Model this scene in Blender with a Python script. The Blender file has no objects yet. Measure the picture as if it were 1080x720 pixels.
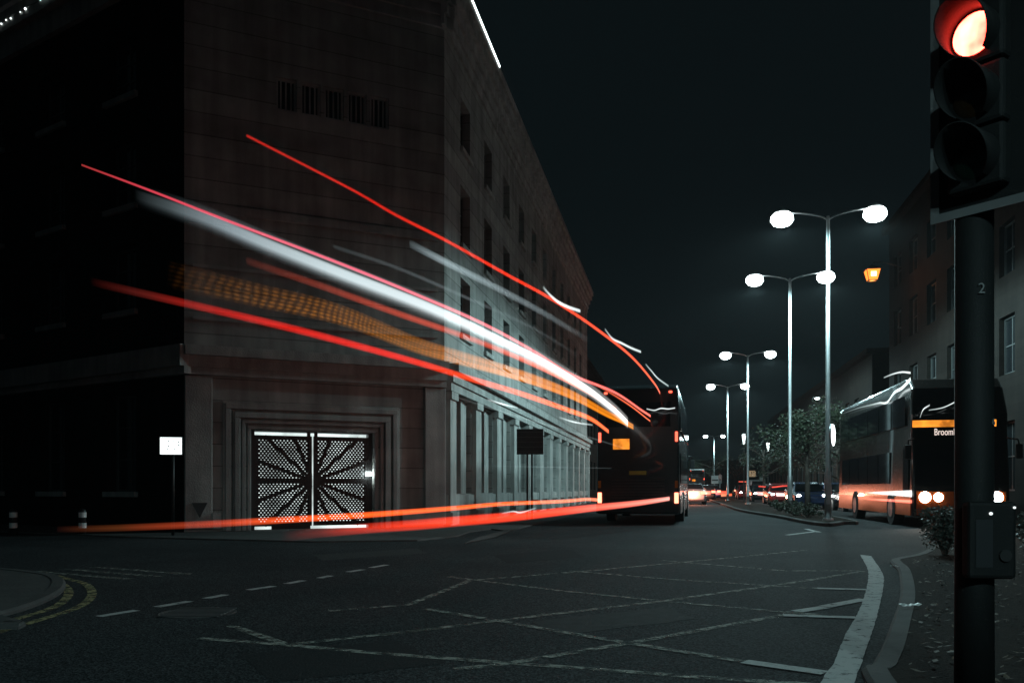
import bpy, bmesh, math, random
from mathutils import Vector, Matrix
random.seed(11)
R = math.radians
S = bpy.context.scene
COL = S.collection

# ------------------------------------------------------------------ camera, sky, exposure
FPX, CX, HOR, CAMH = 900.0, 540.0, 515.0, 1.1        # focal length in photo pixels, horizon row, lens height
cam = bpy.data.cameras.new('camera'); cam_o = bpy.data.objects.new('camera', cam); COL.objects.link(cam_o)
cam_o.location = (0, 0, CAMH); cam_o.rotation_euler = (R(90), 0, 0)
cam.sensor_width = 36; cam.lens = FPX / 1080 * 36; cam.shift_y = (HOR - 360) / 1080
cam.clip_start = 0.05; cam.clip_end = 2000
S.camera = cam_o
W = bpy.data.worlds.new('World'); S.world = W; W.use_nodes = True
wn, wl = W.node_tree.nodes, W.node_tree.links
wn.clear()
wo = wn.new('ShaderNodeOutputWorld'); wb = wn.new('ShaderNodeBackground')
wb.inputs[0].default_value = (0.45, 0.80, 0.93, 1); wb.inputs[1].default_value = 0.0068    # moonless night sky over a town
wl.new(wb.outputs[0], wo.inputs[0])
S.view_settings.view_transform = 'Standard'; S.view_settings.look = 'None'
S.view_settings.exposure = 0; S.view_settings.gamma = 1; S.view_settings.use_curve_mapping = False
cy = S.cycles
cy.max_bounces = 4; cy.diffuse_bounces = 2; cy.glossy_bounces = 2; cy.transmission_bounces = 2
cy.volume_bounces = 0; cy.transparent_max_bounces = 40; cy.sample_clamp_indirect = 1.5; cy.sample_clamp_direct = 0
cy.caustics_reflective = False; cy.caustics_refractive = False
cy.use_denoising = True
LAMP_W = 1900.0
LAMP_COL = (0.60, 0.96, 1.0)
HAZE = 0.00022

# ------------------------------------------------------------------ materials
MATS = {}
def pbr(name, col, rough=0.6, metal=0.0, var=0.25, scale=6.0, bump=0.0, bscale=40.0, coat=0.0, spec=0.5):
    if name in MATS: return MATS[name]
    m = bpy.data.materials.new(name); m.use_nodes = True; n, l = m.node_tree.nodes, m.node_tree.links
    b = n['Principled BSDF']
    b.inputs['Roughness'].default_value = rough; b.inputs['Metallic'].default_value = metal
    b.inputs['Specular IOR Level'].default_value = spec; b.inputs['Coat Weight'].default_value = coat
    tc = n.new('ShaderNodeTexCoord')
    nz = n.new('ShaderNodeTexNoise'); nz.inputs['Scale'].default_value = scale; nz.inputs['Detail'].default_value = 6
    l.new(tc.outputs['Object'], nz.inputs['Vector'])
    mx = n.new('ShaderNodeMix'); mx.data_type = 'RGBA'
    mx.inputs['A'].default_value = tuple(c * (1 - var) for c in col) + (1,)
    mx.inputs['B'].default_value = tuple(min(1, c * (1 + var)) for c in col) + (1,)
    l.new(nz.outputs['Fac'], mx.inputs['Factor']); l.new(mx.outputs['Result'], b.inputs['Base Color'])
    if bump:
        n2 = n.new('ShaderNodeTexNoise'); n2.inputs['Scale'].default_value = bscale; n2.inputs['Detail'].default_value = 4
        l.new(tc.outputs['Object'], n2.inputs['Vector'])
        bp = n.new('ShaderNodeBump'); bp.inputs['Strength'].default_value = bump; bp.inputs['Distance'].default_value = 0.02
        l.new(n2.outputs['Fac'], bp.inputs['Height']); l.new(bp.outputs['Normal'], b.inputs['Normal'])
    MATS[name] = m
    return m

def emit(name, col, strength, sampling='NONE', mottle=0.0):
    if name in MATS: return MATS[name]
    m = bpy.data.materials.new(name); m.use_nodes = True; n, l = m.node_tree.nodes, m.node_tree.links
    n.clear(); o = n.new('ShaderNodeOutputMaterial'); e = n.new('ShaderNodeEmission')
    e.inputs[0].default_value = tuple(col) + (1,); e.inputs[1].default_value = strength
    if mottle:
        tc = n.new('ShaderNodeTexCoord'); z = n.new('ShaderNodeTexNoise'); z.inputs['Scale'].default_value = mottle
        l.new(tc.outputs['Object'], z.inputs['Vector'])
        mr = n.new('ShaderNodeMapRange'); mr.inputs['From Min'].default_value = .3; mr.inputs['From Max'].default_value = .7
        mr.inputs['To Min'].default_value = strength * .45; mr.inputs['To Max'].default_value = strength * 1.5
        l.new(z.outputs['Fac'], mr.inputs['Value']); l.new(mr.outputs['Result'], e.inputs[1])
    l.new(e.outputs[0], o.inputs[0]); m.cycles.emission_sampling = sampling
    MATS[name] = m
    return m

def asphalt():
    m = bpy.data.materials.new('asphalt'); m.use_nodes = True; n, l = m.node_tree.nodes, m.node_tree.links
    b = n['Principled BSDF']; tc = n.new('ShaderNodeTexCoord')
    def noise(s, d=4):
        z = n.new('ShaderNodeTexNoise'); z.inputs['Scale'].default_value = s; z.inputs['Detail'].default_value = d
        l.new(tc.outputs['Object'], z.inputs['Vector']); return z
    big, fine = noise(0.35, 5), noise(55, 3)
    vor = n.new('ShaderNodeTexVoronoi'); vor.inputs['Scale'].default_value = 75; l.new(tc.outputs['Object'], vor.inputs['Vector'])
    r1 = n.new('ShaderNodeValToRGB'); r1.color_ramp.elements[0].position = .3; r1.color_ramp.elements[1].position = .7
    r1.color_ramp.elements[0].color = (.030, .033, .035, 1); r1.color_ramp.elements[1].color = (.052, .056, .058, 1)
    l.new(big.outputs['Fac'], r1.inputs[0])
    r2 = n.new('ShaderNodeValToRGB'); r2.color_ramp.elements[0].position = .35; r2.color_ramp.elements[1].position = .75
    r2.color_ramp.elements[0].color = (.45, .45, .45, 1); r2.color_ramp.elements[1].color = (1.55, 1.55, 1.55, 1)
    l.new(vor.outputs['Color'], r2.inputs[0])
    mx = n.new('ShaderNodeMix'); mx.data_type = 'RGBA'; mx.blend_type = 'MULTIPLY'; mx.inputs['Factor'].default_value = 1
    l.new(r1.outputs[0], mx.inputs['A']); l.new(r2.outputs[0], mx.inputs['B']); l.new(mx.outputs['Result'], b.inputs['Base Color'])
    bp = n.new('ShaderNodeBump'); bp.inputs['Strength'].default_value = .55; bp.inputs['Distance'].default_value = .012
    ad = n.new('ShaderNodeMath'); ad.operation = 'ADD'; l.new(fine.outputs['Fac'], ad.inputs[0]); l.new(vor.outputs['Distance'], ad.inputs[1])
    l.new(ad.outputs[0], bp.inputs['Height']); l.new(bp.outputs['Normal'], b.inputs['Normal'])
    b.inputs['Roughness'].default_value = .9; b.inputs['Specular IOR Level'].default_value = .05
    return m

def worn_paint(name, col, lo, hi, base=(.048, .051, .053)):
    m = bpy.data.materials.new(name); m.use_nodes = True; n, l = m.node_tree.nodes, m.node_tree.links
    b = n['Principled BSDF']; tc = n.new('ShaderNodeTexCoord')
    z = n.new('ShaderNodeTexNoise'); z.inputs['Scale'].default_value = 9; z.inputs['Detail'].default_value = 9; z.inputs['Roughness'].default_value = .75
    l.new(tc.outputs['Object'], z.inputs['Vector'])
    r = n.new('ShaderNodeMapRange'); r.inputs['From Min'].default_value = lo; r.inputs['From Max'].default_value = hi
    l.new(z.outputs['Fac'], r.inputs['Value'])
    mx = n.new('ShaderNodeMix'); mx.data_type = 'RGBA'; mx.inputs['A'].default_value = base + (1,); mx.inputs['B'].default_value = tuple(col) + (1,)
    l.new(r.outputs['Result'], mx.inputs['Factor']); b.inputs['Base Color'].default_value = tuple(col) + (1,)
    tr = n.new('ShaderNodeBsdfTransparent'); ms = n.new('ShaderNodeMixShader'); l.new(r.outputs['Result'], ms.inputs[0]); l.new(tr.outputs[0], ms.inputs[1]); l.new(b.outputs[0], ms.inputs[2]); l.new(ms.outputs[0], n['Material Output'].inputs['Surface'])
    z2 = n.new('ShaderNodeTexNoise'); z2.inputs['Scale'].default_value = 70; l.new(tc.outputs['Object'], z2.inputs['Vector'])
    bp = n.new('ShaderNodeBump'); bp.inputs['Strength'].default_value = .4; bp.inputs['Distance'].default_value = .01
    l.new(z2.outputs['Fac'], bp.inputs['Height']); l.new(bp.outputs['Normal'], b.inputs['Normal'])
    b.inputs['Roughness'].default_value = .85; b.inputs['Specular IOR Level'].default_value = .1
    return m

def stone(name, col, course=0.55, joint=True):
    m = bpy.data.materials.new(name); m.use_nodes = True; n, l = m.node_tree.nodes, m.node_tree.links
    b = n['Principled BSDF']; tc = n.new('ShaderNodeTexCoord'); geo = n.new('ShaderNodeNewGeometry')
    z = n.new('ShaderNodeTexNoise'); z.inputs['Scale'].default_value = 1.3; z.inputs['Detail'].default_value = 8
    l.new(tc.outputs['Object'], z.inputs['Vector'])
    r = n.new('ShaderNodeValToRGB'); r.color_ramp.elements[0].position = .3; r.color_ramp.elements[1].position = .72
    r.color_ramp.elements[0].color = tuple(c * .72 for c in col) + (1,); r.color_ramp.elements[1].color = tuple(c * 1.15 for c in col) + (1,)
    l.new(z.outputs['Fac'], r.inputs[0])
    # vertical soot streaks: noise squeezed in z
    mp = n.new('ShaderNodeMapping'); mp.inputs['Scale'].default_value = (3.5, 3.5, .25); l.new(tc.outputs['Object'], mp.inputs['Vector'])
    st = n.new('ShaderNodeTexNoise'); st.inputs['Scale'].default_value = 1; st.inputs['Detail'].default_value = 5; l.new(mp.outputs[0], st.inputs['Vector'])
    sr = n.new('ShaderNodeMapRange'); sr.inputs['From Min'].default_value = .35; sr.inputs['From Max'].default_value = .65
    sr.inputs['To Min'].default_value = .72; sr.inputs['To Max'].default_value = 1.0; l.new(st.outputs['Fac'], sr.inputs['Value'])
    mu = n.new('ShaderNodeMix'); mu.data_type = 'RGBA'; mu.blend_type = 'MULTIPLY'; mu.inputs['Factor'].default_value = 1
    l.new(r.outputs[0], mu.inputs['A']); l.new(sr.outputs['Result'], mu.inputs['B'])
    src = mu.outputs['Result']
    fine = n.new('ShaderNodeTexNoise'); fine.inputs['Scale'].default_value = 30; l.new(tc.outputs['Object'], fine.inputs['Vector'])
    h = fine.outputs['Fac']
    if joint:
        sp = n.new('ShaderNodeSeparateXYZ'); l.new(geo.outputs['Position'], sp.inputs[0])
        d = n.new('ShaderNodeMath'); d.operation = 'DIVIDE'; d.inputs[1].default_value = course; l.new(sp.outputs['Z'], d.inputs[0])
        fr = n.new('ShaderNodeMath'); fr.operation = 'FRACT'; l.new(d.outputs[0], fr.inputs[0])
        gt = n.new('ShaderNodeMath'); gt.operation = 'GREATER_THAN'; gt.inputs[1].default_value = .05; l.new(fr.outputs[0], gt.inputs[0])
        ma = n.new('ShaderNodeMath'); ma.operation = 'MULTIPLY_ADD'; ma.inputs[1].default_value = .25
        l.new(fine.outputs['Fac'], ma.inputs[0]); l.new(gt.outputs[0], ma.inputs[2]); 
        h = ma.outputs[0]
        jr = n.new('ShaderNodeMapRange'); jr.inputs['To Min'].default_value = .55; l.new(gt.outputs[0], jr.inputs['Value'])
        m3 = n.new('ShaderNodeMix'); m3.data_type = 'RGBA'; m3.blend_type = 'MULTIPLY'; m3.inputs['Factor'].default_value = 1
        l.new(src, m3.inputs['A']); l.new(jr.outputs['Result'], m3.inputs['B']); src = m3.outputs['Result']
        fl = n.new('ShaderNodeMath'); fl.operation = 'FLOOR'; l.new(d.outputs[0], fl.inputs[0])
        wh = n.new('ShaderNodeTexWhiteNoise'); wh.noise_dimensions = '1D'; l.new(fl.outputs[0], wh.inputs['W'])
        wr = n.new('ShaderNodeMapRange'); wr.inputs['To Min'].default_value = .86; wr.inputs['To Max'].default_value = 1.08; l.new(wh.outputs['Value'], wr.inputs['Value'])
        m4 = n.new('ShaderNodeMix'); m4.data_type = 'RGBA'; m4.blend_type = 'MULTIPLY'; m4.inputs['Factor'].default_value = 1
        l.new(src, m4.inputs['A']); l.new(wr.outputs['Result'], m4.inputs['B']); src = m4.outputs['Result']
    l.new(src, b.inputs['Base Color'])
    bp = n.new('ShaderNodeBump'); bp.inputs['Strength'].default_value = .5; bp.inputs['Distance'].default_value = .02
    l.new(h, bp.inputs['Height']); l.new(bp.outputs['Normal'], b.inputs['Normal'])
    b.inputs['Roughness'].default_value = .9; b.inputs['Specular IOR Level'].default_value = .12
    return m

M_ASPH = asphalt()
M_WHITE = worn_paint('white_road_paint', (.44, .46, .45), .33, .47)
M_BOX = worn_paint('worn_box_paint', (.34, .34, .30), .42, .60)
M_YEL = worn_paint('yellow_road_paint', (.34, .30, .16), .40, .58)
M_STONE = stone('pale_stone', (.42, .42, .40))
M_TRIM = stone('trim_stone', (.46, .46, .44), joint=False)
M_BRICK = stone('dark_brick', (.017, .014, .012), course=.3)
M_PAVE = pbr('paving', (.085, .085, .083), .9, spec=.1, var=.35, scale=3, bump=.4, bscale=25)
M_KERB = pbr('kerb_stone', (.085, .085, .083), .9, spec=.1, var=.35, scale=2.5, bump=.4, bscale=30)
M_SOIL = pbr('bark_soil', (.018, .014, .011), .95, spec=.05, var=.6, scale=9, bump=1.0, bscale=45)
M_GLASS = pbr('dark_glass', (.012, .014, .016), .06, var=.2, spec=.6)
M_FRAME = pbr('window_metal', (.06, .065, .065), .5, var=.2)
M_STEEL = pbr('galvanised_steel', (.42, .44, .45), .42, metal=.75, var=.18, scale=9)
M_BLACK = pbr('black_metal', (.018, .018, .018), .45, var=.3, scale=12)
M_MATT = pbr('matt_black_plastic', (.007, .008, .008), .7, var=.3, scale=15, bump=.15, bscale=120, spec=.25)
M_TYRE = pbr('rubber', (.02, .02, .02), .85)
M_WHITEP = pbr('white_reflector', (.75, .76, .75), .5, var=.1)
M_SIGNB = pbr('grey_sign_back', (.20, .21, .21), .5, metal=.3, var=.2)
M_BARK = pbr('bark', (.075, .06, .05), .9, var=.4, scale=12, bump=.8, bscale=30)
M_LEAF = pbr('leaf_green', (.034, .046, .026), .6, var=.5, scale=1.8)
M_BUSHL = pbr('pale_leaf', (.11, .13, .11), .5, var=.5, scale=5)
M_LED = emit('white_led', (.90, 1, 1), 3.0)
M_GATEL = emit('gate_backlight', (.86, 1, .98), .95, mottle=1.6)
M_LAMP = emit('lamp_lens', (.86, 1.0, 1.0), 14)
M_SMALL = emit('small_lamp', (.86, 1.0, 1.0), 25)
M_SIGNL = emit('sign_light', (.88, 1.0, .98), 2.2)
M_OVAL = emit('round_sign_light', (.9, 1.0, 1.0), 4.0)
M_RED = emit('red_lens', (1.0, .10, .055), 3.2)
M_REDB = emit('bright_tail_lens', (1.0, .16, .09), 7.0)
M_HEAD = emit('headlamp_lens', (.92, .98, 1.0), 30)
M_ORANGE = emit('orange_display', (1.0, .30, .03), 1.1, mottle=3.0)
M_ORL = emit('orange_lantern_glass', (1.0, .22, .03), 2.6)
M_ORH = emit('orange_lantern_core', (1.0, .55, .25), 6)
M_TEXT = emit('white_display_text', (1.0, .82, .74), 1.0)
M_SIGRED = emit('signal_red', (1.0, .040, .026), 26, mottle=9.0, sampling='FRONT')

# ------------------------------------------------------------------ helpers
class MB:
    def __init__(s): s.v, s.f = [], []
    def add(s, vs, fs):
        o = len(s.v); s.v += [tuple(p) for p in vs]; s.f += [tuple(i + o for i in f) for f in fs]; return s
    def hexa(s, c):          # eight corners: bottom 0-3 ccw, top 4-7
        return s.add(c, [(3, 2, 1, 0), (4, 5, 6, 7), (0, 1, 5, 4), (1, 2, 6, 5), (2, 3, 7, 6), (3, 0, 4, 7)])
    def box(s, x0, x1, y0, y1, z0, z1):
        return s.hexa([(x0, y0, z0), (x1, y0, z0), (x1, y1, z0), (x0, y1, z0), (x0, y0, z1), (x1, y0, z1), (x1, y1, z1), (x0, y1, z1)])
    def tube(s, pts, rad, n=8, caps=True):
        pts = [Vector(p) for p in pts]; rad = rad if isinstance(rad, (list, tuple)) else [rad] * len(pts)
        vs, fs = [], []; up = None
        for i, p in enumerate(pts):
            t = (pts[min(i + 1, len(pts) - 1)] - pts[max(i - 1, 0)]).normalized()
            if up is None: up = Vector((0, 0, 1)) if abs(t.z) < .9 else Vector((1, 0, 0))
            a = t.cross(up)
            if a.length < 1e-6: a = t.orthogonal()
            a.normalize(); b = a.cross(t).normalized(); up = b
            for k in range(n):
                w = 2 * math.pi * k / n; vs.append(p + a * (math.cos(w) * rad[i]) + b * (math.sin(w) * rad[i]))
        for i in range(len(pts) - 1):
            for k in range(n):
                fs.append((i * n + k, i * n + (k + 1) % n, (i + 1) * n + (k + 1) % n, (i + 1) * n + k))
        if caps: fs += [tuple(range(n - 1, -1, -1)), tuple(range((len(pts) - 1) * n, len(pts) * n))]
        return s.add(vs, fs)
    def cyl(s, p0, p1, r0, r1=None, n=16): return s.tube([p0, p1], [r0, r0 if r1 is None else r1], n)
    def prism(s, poly, z0, z1):
        n = len(poly)
        a = sum(poly[i][0] * poly[(i + 1) % n][1] - poly[(i + 1) % n][0] * poly[i][1] for i in range(n))
        if a < 0: poly = poly[::-1]
        return s.add([(x, y, z0) for x, y in poly] + [(x, y, z1) for x, y in poly],
                     [tuple(range(n - 1, -1, -1)), tuple(range(n, 2 * n))] + [(i, (i + 1) % n, n + (i + 1) % n, n + i) for i in range(n)])
    def build(s, name, mat, parent=None, org=(0, 0, 0), smooth=False, bevel=0.0, seg=2):
        me = bpy.data.meshes.new(name); ox, oy, oz = org
        me.from_pydata([(x - ox, y - oy, z - oz) for x, y, z in s.v], [], s.f); me.materials.append(mat); me.update()
        if bevel:
            bm = bmesh.new(); bm.from_mesh(me)
            bmesh.ops.bevel(bm, geom=[e for e in bm.edges if len(e.link_faces) == 2 and e.calc_face_angle(0) > .6], offset=bevel, segments=seg, profile=.5, affect='EDGES', clamp_overlap=True)
            bm.to_mesh(me); bm.free()
        if smooth: me.polygons.foreach_set('use_smooth', [True] * len(me.polygons))
        o = bpy.data.objects.new(name, me); COL.objects.link(o)
        if parent: o.parent = parent
        return o

def tag(o, label=None, cat=None, group=None, kind=None):
    if label: o['label'] = label
    if cat: o['category'] = cat
    if group: o['group'] = group
    if kind: o['kind'] = kind
    return o
def root(name, label, cat, loc=(0, 0, 0), rz=0, group=None):
    o = bpy.data.objects.new(name, None); COL.objects.link(o); o.location = loc; o.rotation_euler = (0, 0, rz); o.empty_display_size = .3
    return tag(o, label, cat, group)
def copy_tree(o, parent=None):
    c = o.copy(); COL.objects.link(c)
    if parent: c.parent = parent
    for ch in list(o.children): copy_tree(ch, c)
    return c
def light(kind, name, loc, power, col, parent=None, size=.15, cone=None, blend=.5, rot=None):
    d = bpy.data.lights.new(name, kind); d.energy = power; d.color = col; d.shadow_soft_size = size
    if cone: d.spot_size = R(cone); d.spot_blend = blend
    o = bpy.data.objects.new(name, d); COL.objects.link(o); o.location = loc
    if rot: o.rotation_euler = rot
    if parent: o.parent = parent
    return o
def batwing(o):                          # a road luminaire throws most of its light sideways and little above the horizontal
    d = o.data; d.use_nodes = True; n, l = d.node_tree.nodes, d.node_tree.links; e = n['Emission']
    tc = n.new('ShaderNodeTexCoord'); sp_ = n.new('ShaderNodeSeparateXYZ'); l.new(tc.outputs['Normal'], sp_.inputs[0])
    mr = n.new('ShaderNodeMapRange'); mr.inputs['From Min'].default_value = 1; mr.inputs['From Max'].default_value = -1; l.new(sp_.outputs['Z'], mr.inputs['Value'])
    r = n.new('ShaderNodeValToRGB'); el = r.color_ramp.elements
    el[0].position, el[1].position = 0, 1
    for p, v in ((.49, .006), (.53, .02), (.575, .30), (.63, .85), (.70, 1.0), (.80, .75)):
        k = el.new(p); k.color = (v, v, v, 1)
    el[0].color = (.006, .006, .006, 1); el[len(el) - 1].color = (.38, .38, .38, 1)
    l.new(mr.outputs['Result'], r.inputs[0]); l.new(r.outputs[0], e.inputs['Strength'])
    return o
def gp(x, y, z=0.0):                     # ground point seen at a photo pixel
    D = FPX * (CAMH - z) / (y - HOR); return ((x - CX) / FPX * D, D)
def at(x, D): return ((x - CX) / FPX * D, D)
def text_mesh(name, body, size, mat, parent, loc, rot, depth=.004):
    cu = bpy.data.curves.new(name, 'FONT'); cu.body = body; cu.size = size; cu.extrude = depth
    t = bpy.data.objects.new(name + '_tmp', cu); COL.objects.link(t)
    me = bpy.data.meshes.new_from_object(t.evaluated_get(bpy.context.evaluated_depsgraph_get()))
    bpy.data.objects.remove(t); me.materials.clear(); me.materials.append(mat)
    o = bpy.data.objects.new(name, me); COL.objects.link(o); o.location = loc; o.rotation_euler = rot
    if parent: o.parent = parent
    return o
def spline(pts, n=14):                   # Catmull-Rom through the points
    P = [Vector(p) for p in pts]; P = [P[0] * 2 - P[1]] + P + [P[-1] * 2 - P[-2]]; out = []
    for i in range(1, len(P) - 2):
        for k in range(n):
            t = k / n; a, b, c, d = P[i - 1:i + 3]
            out.append(.5 * ((2 * b) + (c - a) * t + (2 * a - 5 * b + 4 * c - d) * t * t + (3 * b - a - 3 * c + d) * t ** 3))
    return out + [P[-2]]
DIR = Vector((math.sin(R(10.8)), math.cos(R(10.8))))      # the street's direction

# ------------------------------------------------------------------ ground, kerbs, markings
tag(MB().add([(-320, -60, 0), (320, -60, 0), (320, 560, 0), (-320, 560, 0)], [(0, 1, 2, 3)]).build('road', M_ASPH), 'dark asphalt road surface of the junction', kind='structure')

def kerb(name, pts, side, label, w=.14, h=.115):
    P = [Vector(p) for p in pts]; m = MB(); L = []
    for i, p in enumerate(P):
        t = (P[min(i + 1, len(P) - 1)] - P[max(i - 1, 0)]).normalized(); nrm = Vector((t.y, -t.x)) * side
        L.append((p, p + nrm * w))
    vs, fs = [], []
    for a, b in L:
        c = a + (b - a) * .18
        vs += [(a.x, a.y, -.05), (a.x, a.y, h - .025), (c.x, c.y, h), (b.x, b.y, h), (b.x, b.y, -.05)]
    for i in range(len(L) - 1):
        for k in range(4): fs.append((i * 5 + k, (i + 1) * 5 + k, (i + 1) * 5 + k + 1, i * 5 + k + 1))
    o = m.add(vs, fs).build(name, M_KERB); tag(o, label, kind='structure')
    bm = bmesh.new(); bm.from_mesh(o.data); bmesh.ops.recalc_face_normals(bm, faces=bm.faces); bm.to_mesh(o.data); bm.free()
    return [b for a, b in L]
def flat(name, poly, z, mat, label):
    o = MB().prism([(p[0], p[1]) for p in poly], z - .2, z).build(name, mat); return tag(o, label, kind='structure')

# verge on the right
ve = [(1.1, -8), (1.15, 0), (1.45, 2.6)] + [gp(*p) for p in [(912, 719), (919, 706), (931, 684), (941, 657), (947, 640), (949.5, 626), (949, 612), (946.5, 602), (940, 595.5)]] + [(5.75, 12.9), (6.6, 13.9), (8.4, 16.6), (11.2, 19.6), (14.9, 23.6), (17.6, 36), (19.6, 46)]
ve = [tuple(v) for v in spline(ve, 4)]
inner = kerb('verge_kerb', ve, 1, 'stone kerb round the planted verge', h=.05)
ni = [i for i, p in enumerate(inner) if p.y < 23]
bed = [inner[i] for i in ni]
flat('planting_bed', [(p.x, p.y) for p in bed] + [(40, bed[-1].y), (40, -8)], .045, M_SOIL, 'dark soil of the planted verge')
flat('right_pavement', [(p.x, p.y) for p in inner[ni[-1]:]] + [(60, 46), (60, bed[-1].y), (40, bed[-1].y)], .043, M_PAVE, 'pavement along the right hand buildings')
far_r = [Vector((19.6, 46)) + DIR * t for t in (0, 30, 80, 150)]
ik = kerb('far_kerb', far_r, 1, 'kerb of the far right pavement')
flat('far_pavement', [(p.x, p.y) for p in ik] + [(120, 195), (60, 46)], .107, M_PAVE, 'far right pavement')
# median island
mi = [gp(780, 539.2), gp(819, 546), gp(845, 551.5), gp(858, 553.6), gp(868, 554.8), gp(878, 555), gp(890, 553), gp(897, 550.4)]
le, re_ = Vector(mi[0]), Vector(mi[-1])
ring = [le + DIR * 150, le + DIR * 70, le + DIR * 15] + [Vector(p) for p in mi] + [re_ + DIR * 20, re_ + DIR * 75, re_ + DIR * 155]
ring = spline([(p.x, p.y) for p in ring], 4)
ik = kerb('median_kerb', [(p.x, p.y) for p in ring], -1, 'kerb round the median island')
flat('median_strip', [(p.x, p.y) for p in ik], .11, M_SOIL, 'planted median between the carriageways')
# building pavement (corner building facades are defined just below)
CA = Vector((-1.9, 24.0)); D_R = DIR
D_B = Vector((-math.sin(R(65)), -math.cos(R(65))))       # from the corner along the gate bay
CB = CA + D_B * 6.85
D_L = Vector((-math.sin(R(56.7)), math.cos(R(56.7))))
N_R = Vector((D_R.y, -D_R.x)); N_B = Vector((-D_B.y, D_B.x)); N_L = Vector((-D_L.y, D_L.x))
if N_B.y > 0: N_B = -N_B
if N_L.y > 0: N_L = -N_L
pv = [CB + D_L * 60 + N_L * 1.7, CB + N_L * 1.5 + N_B * .9, CA + N_B * 1.1 + N_R * .9, CA + N_R * 2.2 + D_R * 4, CA + N_R * 2.2 + D_R * 130]
pv = [Vector((p.x, p.y)) for p in spline([(p.x, p.y) for p in pv], 5)]
ik = kerb('building_kerb', [(p.x, p.y) for p in pv], -1, 'kerb in front of the corner building', h=.03)
flat('building_pavement', [(p.x, p.y) for p in ik] + [tuple(CA + D_R * 130 - N_R * 3), tuple(CA - N_B * 3 + D_R * 3), tuple(CB + D_L * 60 - N_L * 3)], .024, M_PAVE, 'pavement along the foot of the corner building')
# footway corner at the left
fc = [(-12.5, 8.2), gp(-60, 664), gp(0, 651), gp(35, 640.5), gp(60, 629), gp(69, 620), gp(66, 612), gp(48, 607), gp(0, 602), gp(-80, 600)]
fc = [(p.x, p.y) for p in spline(fc, 4)]
ik = kerb('footway_kerb', fc, -1, 'kerb of the rounded footway corner', h=.05)
flat('footway', [(p.x, p.y) for p in ik] + [(-22, 12)], .043, M_PAVE, 'rounded footway corner at the left')

def strip(m, a, b, w, z=.004):
    a, b = Vector(a), Vector(b); t = (b - a).normalized(); n = Vector((-t.y, t.x)) * w / 2
    return m.add([(*(a - n), z), (*(b - n), z), (*(b + n), z), (*(a + n), z)], [(0, 1, 2, 3)])
def band(m, pts, w, z=.004):
    P = [Vector(p) for p in pts]; vs, fs = [], []
    for i, p in enumerate(P):
        t = (P[min(i + 1, len(P) - 1)] - P[max(i - 1, 0)]).normalized(); n = Vector((-t.y, t.x)) * w / 2
        vs += [(*(p - n), z), (*(p + n), z)]
    for i in range(len(P) - 1): fs.append((2 * i, 2 * i + 2, 2 * i + 3, 2 * i + 1))
    return m.add(vs, fs)
def mark(name, m, mat, label): return tag(m.build(name, mat), label, kind='structure')
lf = [(907, 585), (914.5, 599), (915.5, 612), (911, 631), (902.5, 651), (891, 671), (880, 698), (866, 720), (835, 790)]
rt = [(919, 586.5), (931, 605), (931.5, 620), (926, 646), (916, 679), (906.5, 706), (901, 720), (880, 790)]
e1 = [gp(*p) for p in lf]; e2 = [gp(*p) for p in rt]
e1s, e2s = spline(e1, 8), spline(e2, 8)
def resample(P, n):
    d = [0]
    for a, b in zip(P, P[1:]): d.append(d[-1] + (b - a).length)
    out = []
    for k in range(n):
        s = d[-1] * k / (n - 1); i = max(j for j in range(len(d)) if d[j] <= s + 1e-9); i = min(i, len(P) - 2)
        f = (s - d[i]) / max(1e-9, d[i + 1] - d[i]); out.append(P[i].lerp(P[i + 1], min(1, f)))
    return out
e1s, e2s = resample(e1s, 90), resample(e2s, 90)
m = MB(); vs = []
for a, b in zip(e1s, e2s):
    ja, jb = random.uniform(-.003, .005), random.uniform(-.005, .003)
    vs += [(a.x + ja, a.y, .008), (b.x + jb, b.y, .008)]
mark('edge_marking', m.add(vs, [(2 * i, 2 * i + 1, 2 * i + 3, 2 * i + 2) for i in range(89)]), M_WHITE, 'thick curved white edge line beside the verge')
m = MB()
H = [[(400, 670), (520, 655), (689, 635), (819, 617), (913, 602)], [(480, 706), (535, 700), (665, 678), (824, 649), (912, 632)],
     [(347, 644.5), (431, 638), (496, 612)], [(496, 612), (631, 601), (760, 589), (850, 580)],
     [(472, 608), (588, 622.6), (698, 633.7), (843, 646.7), (903, 651.5)], [(448, 642), (520, 654), (660, 678), (785, 698)],
     [(302, 680), (400, 689), (592, 703), (737, 714), (860, 722)], [(602, 602), (708, 611), (852, 620), (914, 621.6)],
     [(698, 591), (828, 602), (913, 602)], [(209, 673), (302, 680), (467, 662), (400, 670)][:3], [(244, 660), (302, 680)]]
for L in H:
    P = [Vector(gp(*p)) for p in L]
    for i in range(len(P) - 1): strip(m, P[i], P[i + 1], .085, .004 + .0012 * (H.index(L) % 3))
mark('box_marking', m, M_BOX, 'worn criss-cross box junction lines')
m = MB()
for a, b in [((785, 698), (870, 710)), ((826, 649), (903, 651.5)), ((862, 620.5), (915, 622)), ((870, 640), (912, 632)), ((840, 645), (870, 640.5))]: strip(m, gp(*a), gp(*b), .13, .0072)
for a, b in [((104, 650), (144, 643.5)), ((165, 640), (200, 634)), ((217, 631), (238, 627)), ((262, 622), (289, 618)), ((302, 615.5), (320, 612)), ((337, 609.5), (349, 607)), ((367, 603), (383, 600.5)), ((391, 598.5), (408, 595.5))]:
    strip(m, gp(*a), gp(*b), .10)
for a, b in [((830, 564), (862, 560)), ((850, 557.5), (864, 561))]: strip(m, gp(*a), gp(*b), .13)
mark('lane_marking', m, M_WHITE, 'white dashes and lane lines on the road')
m = MB()
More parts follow.
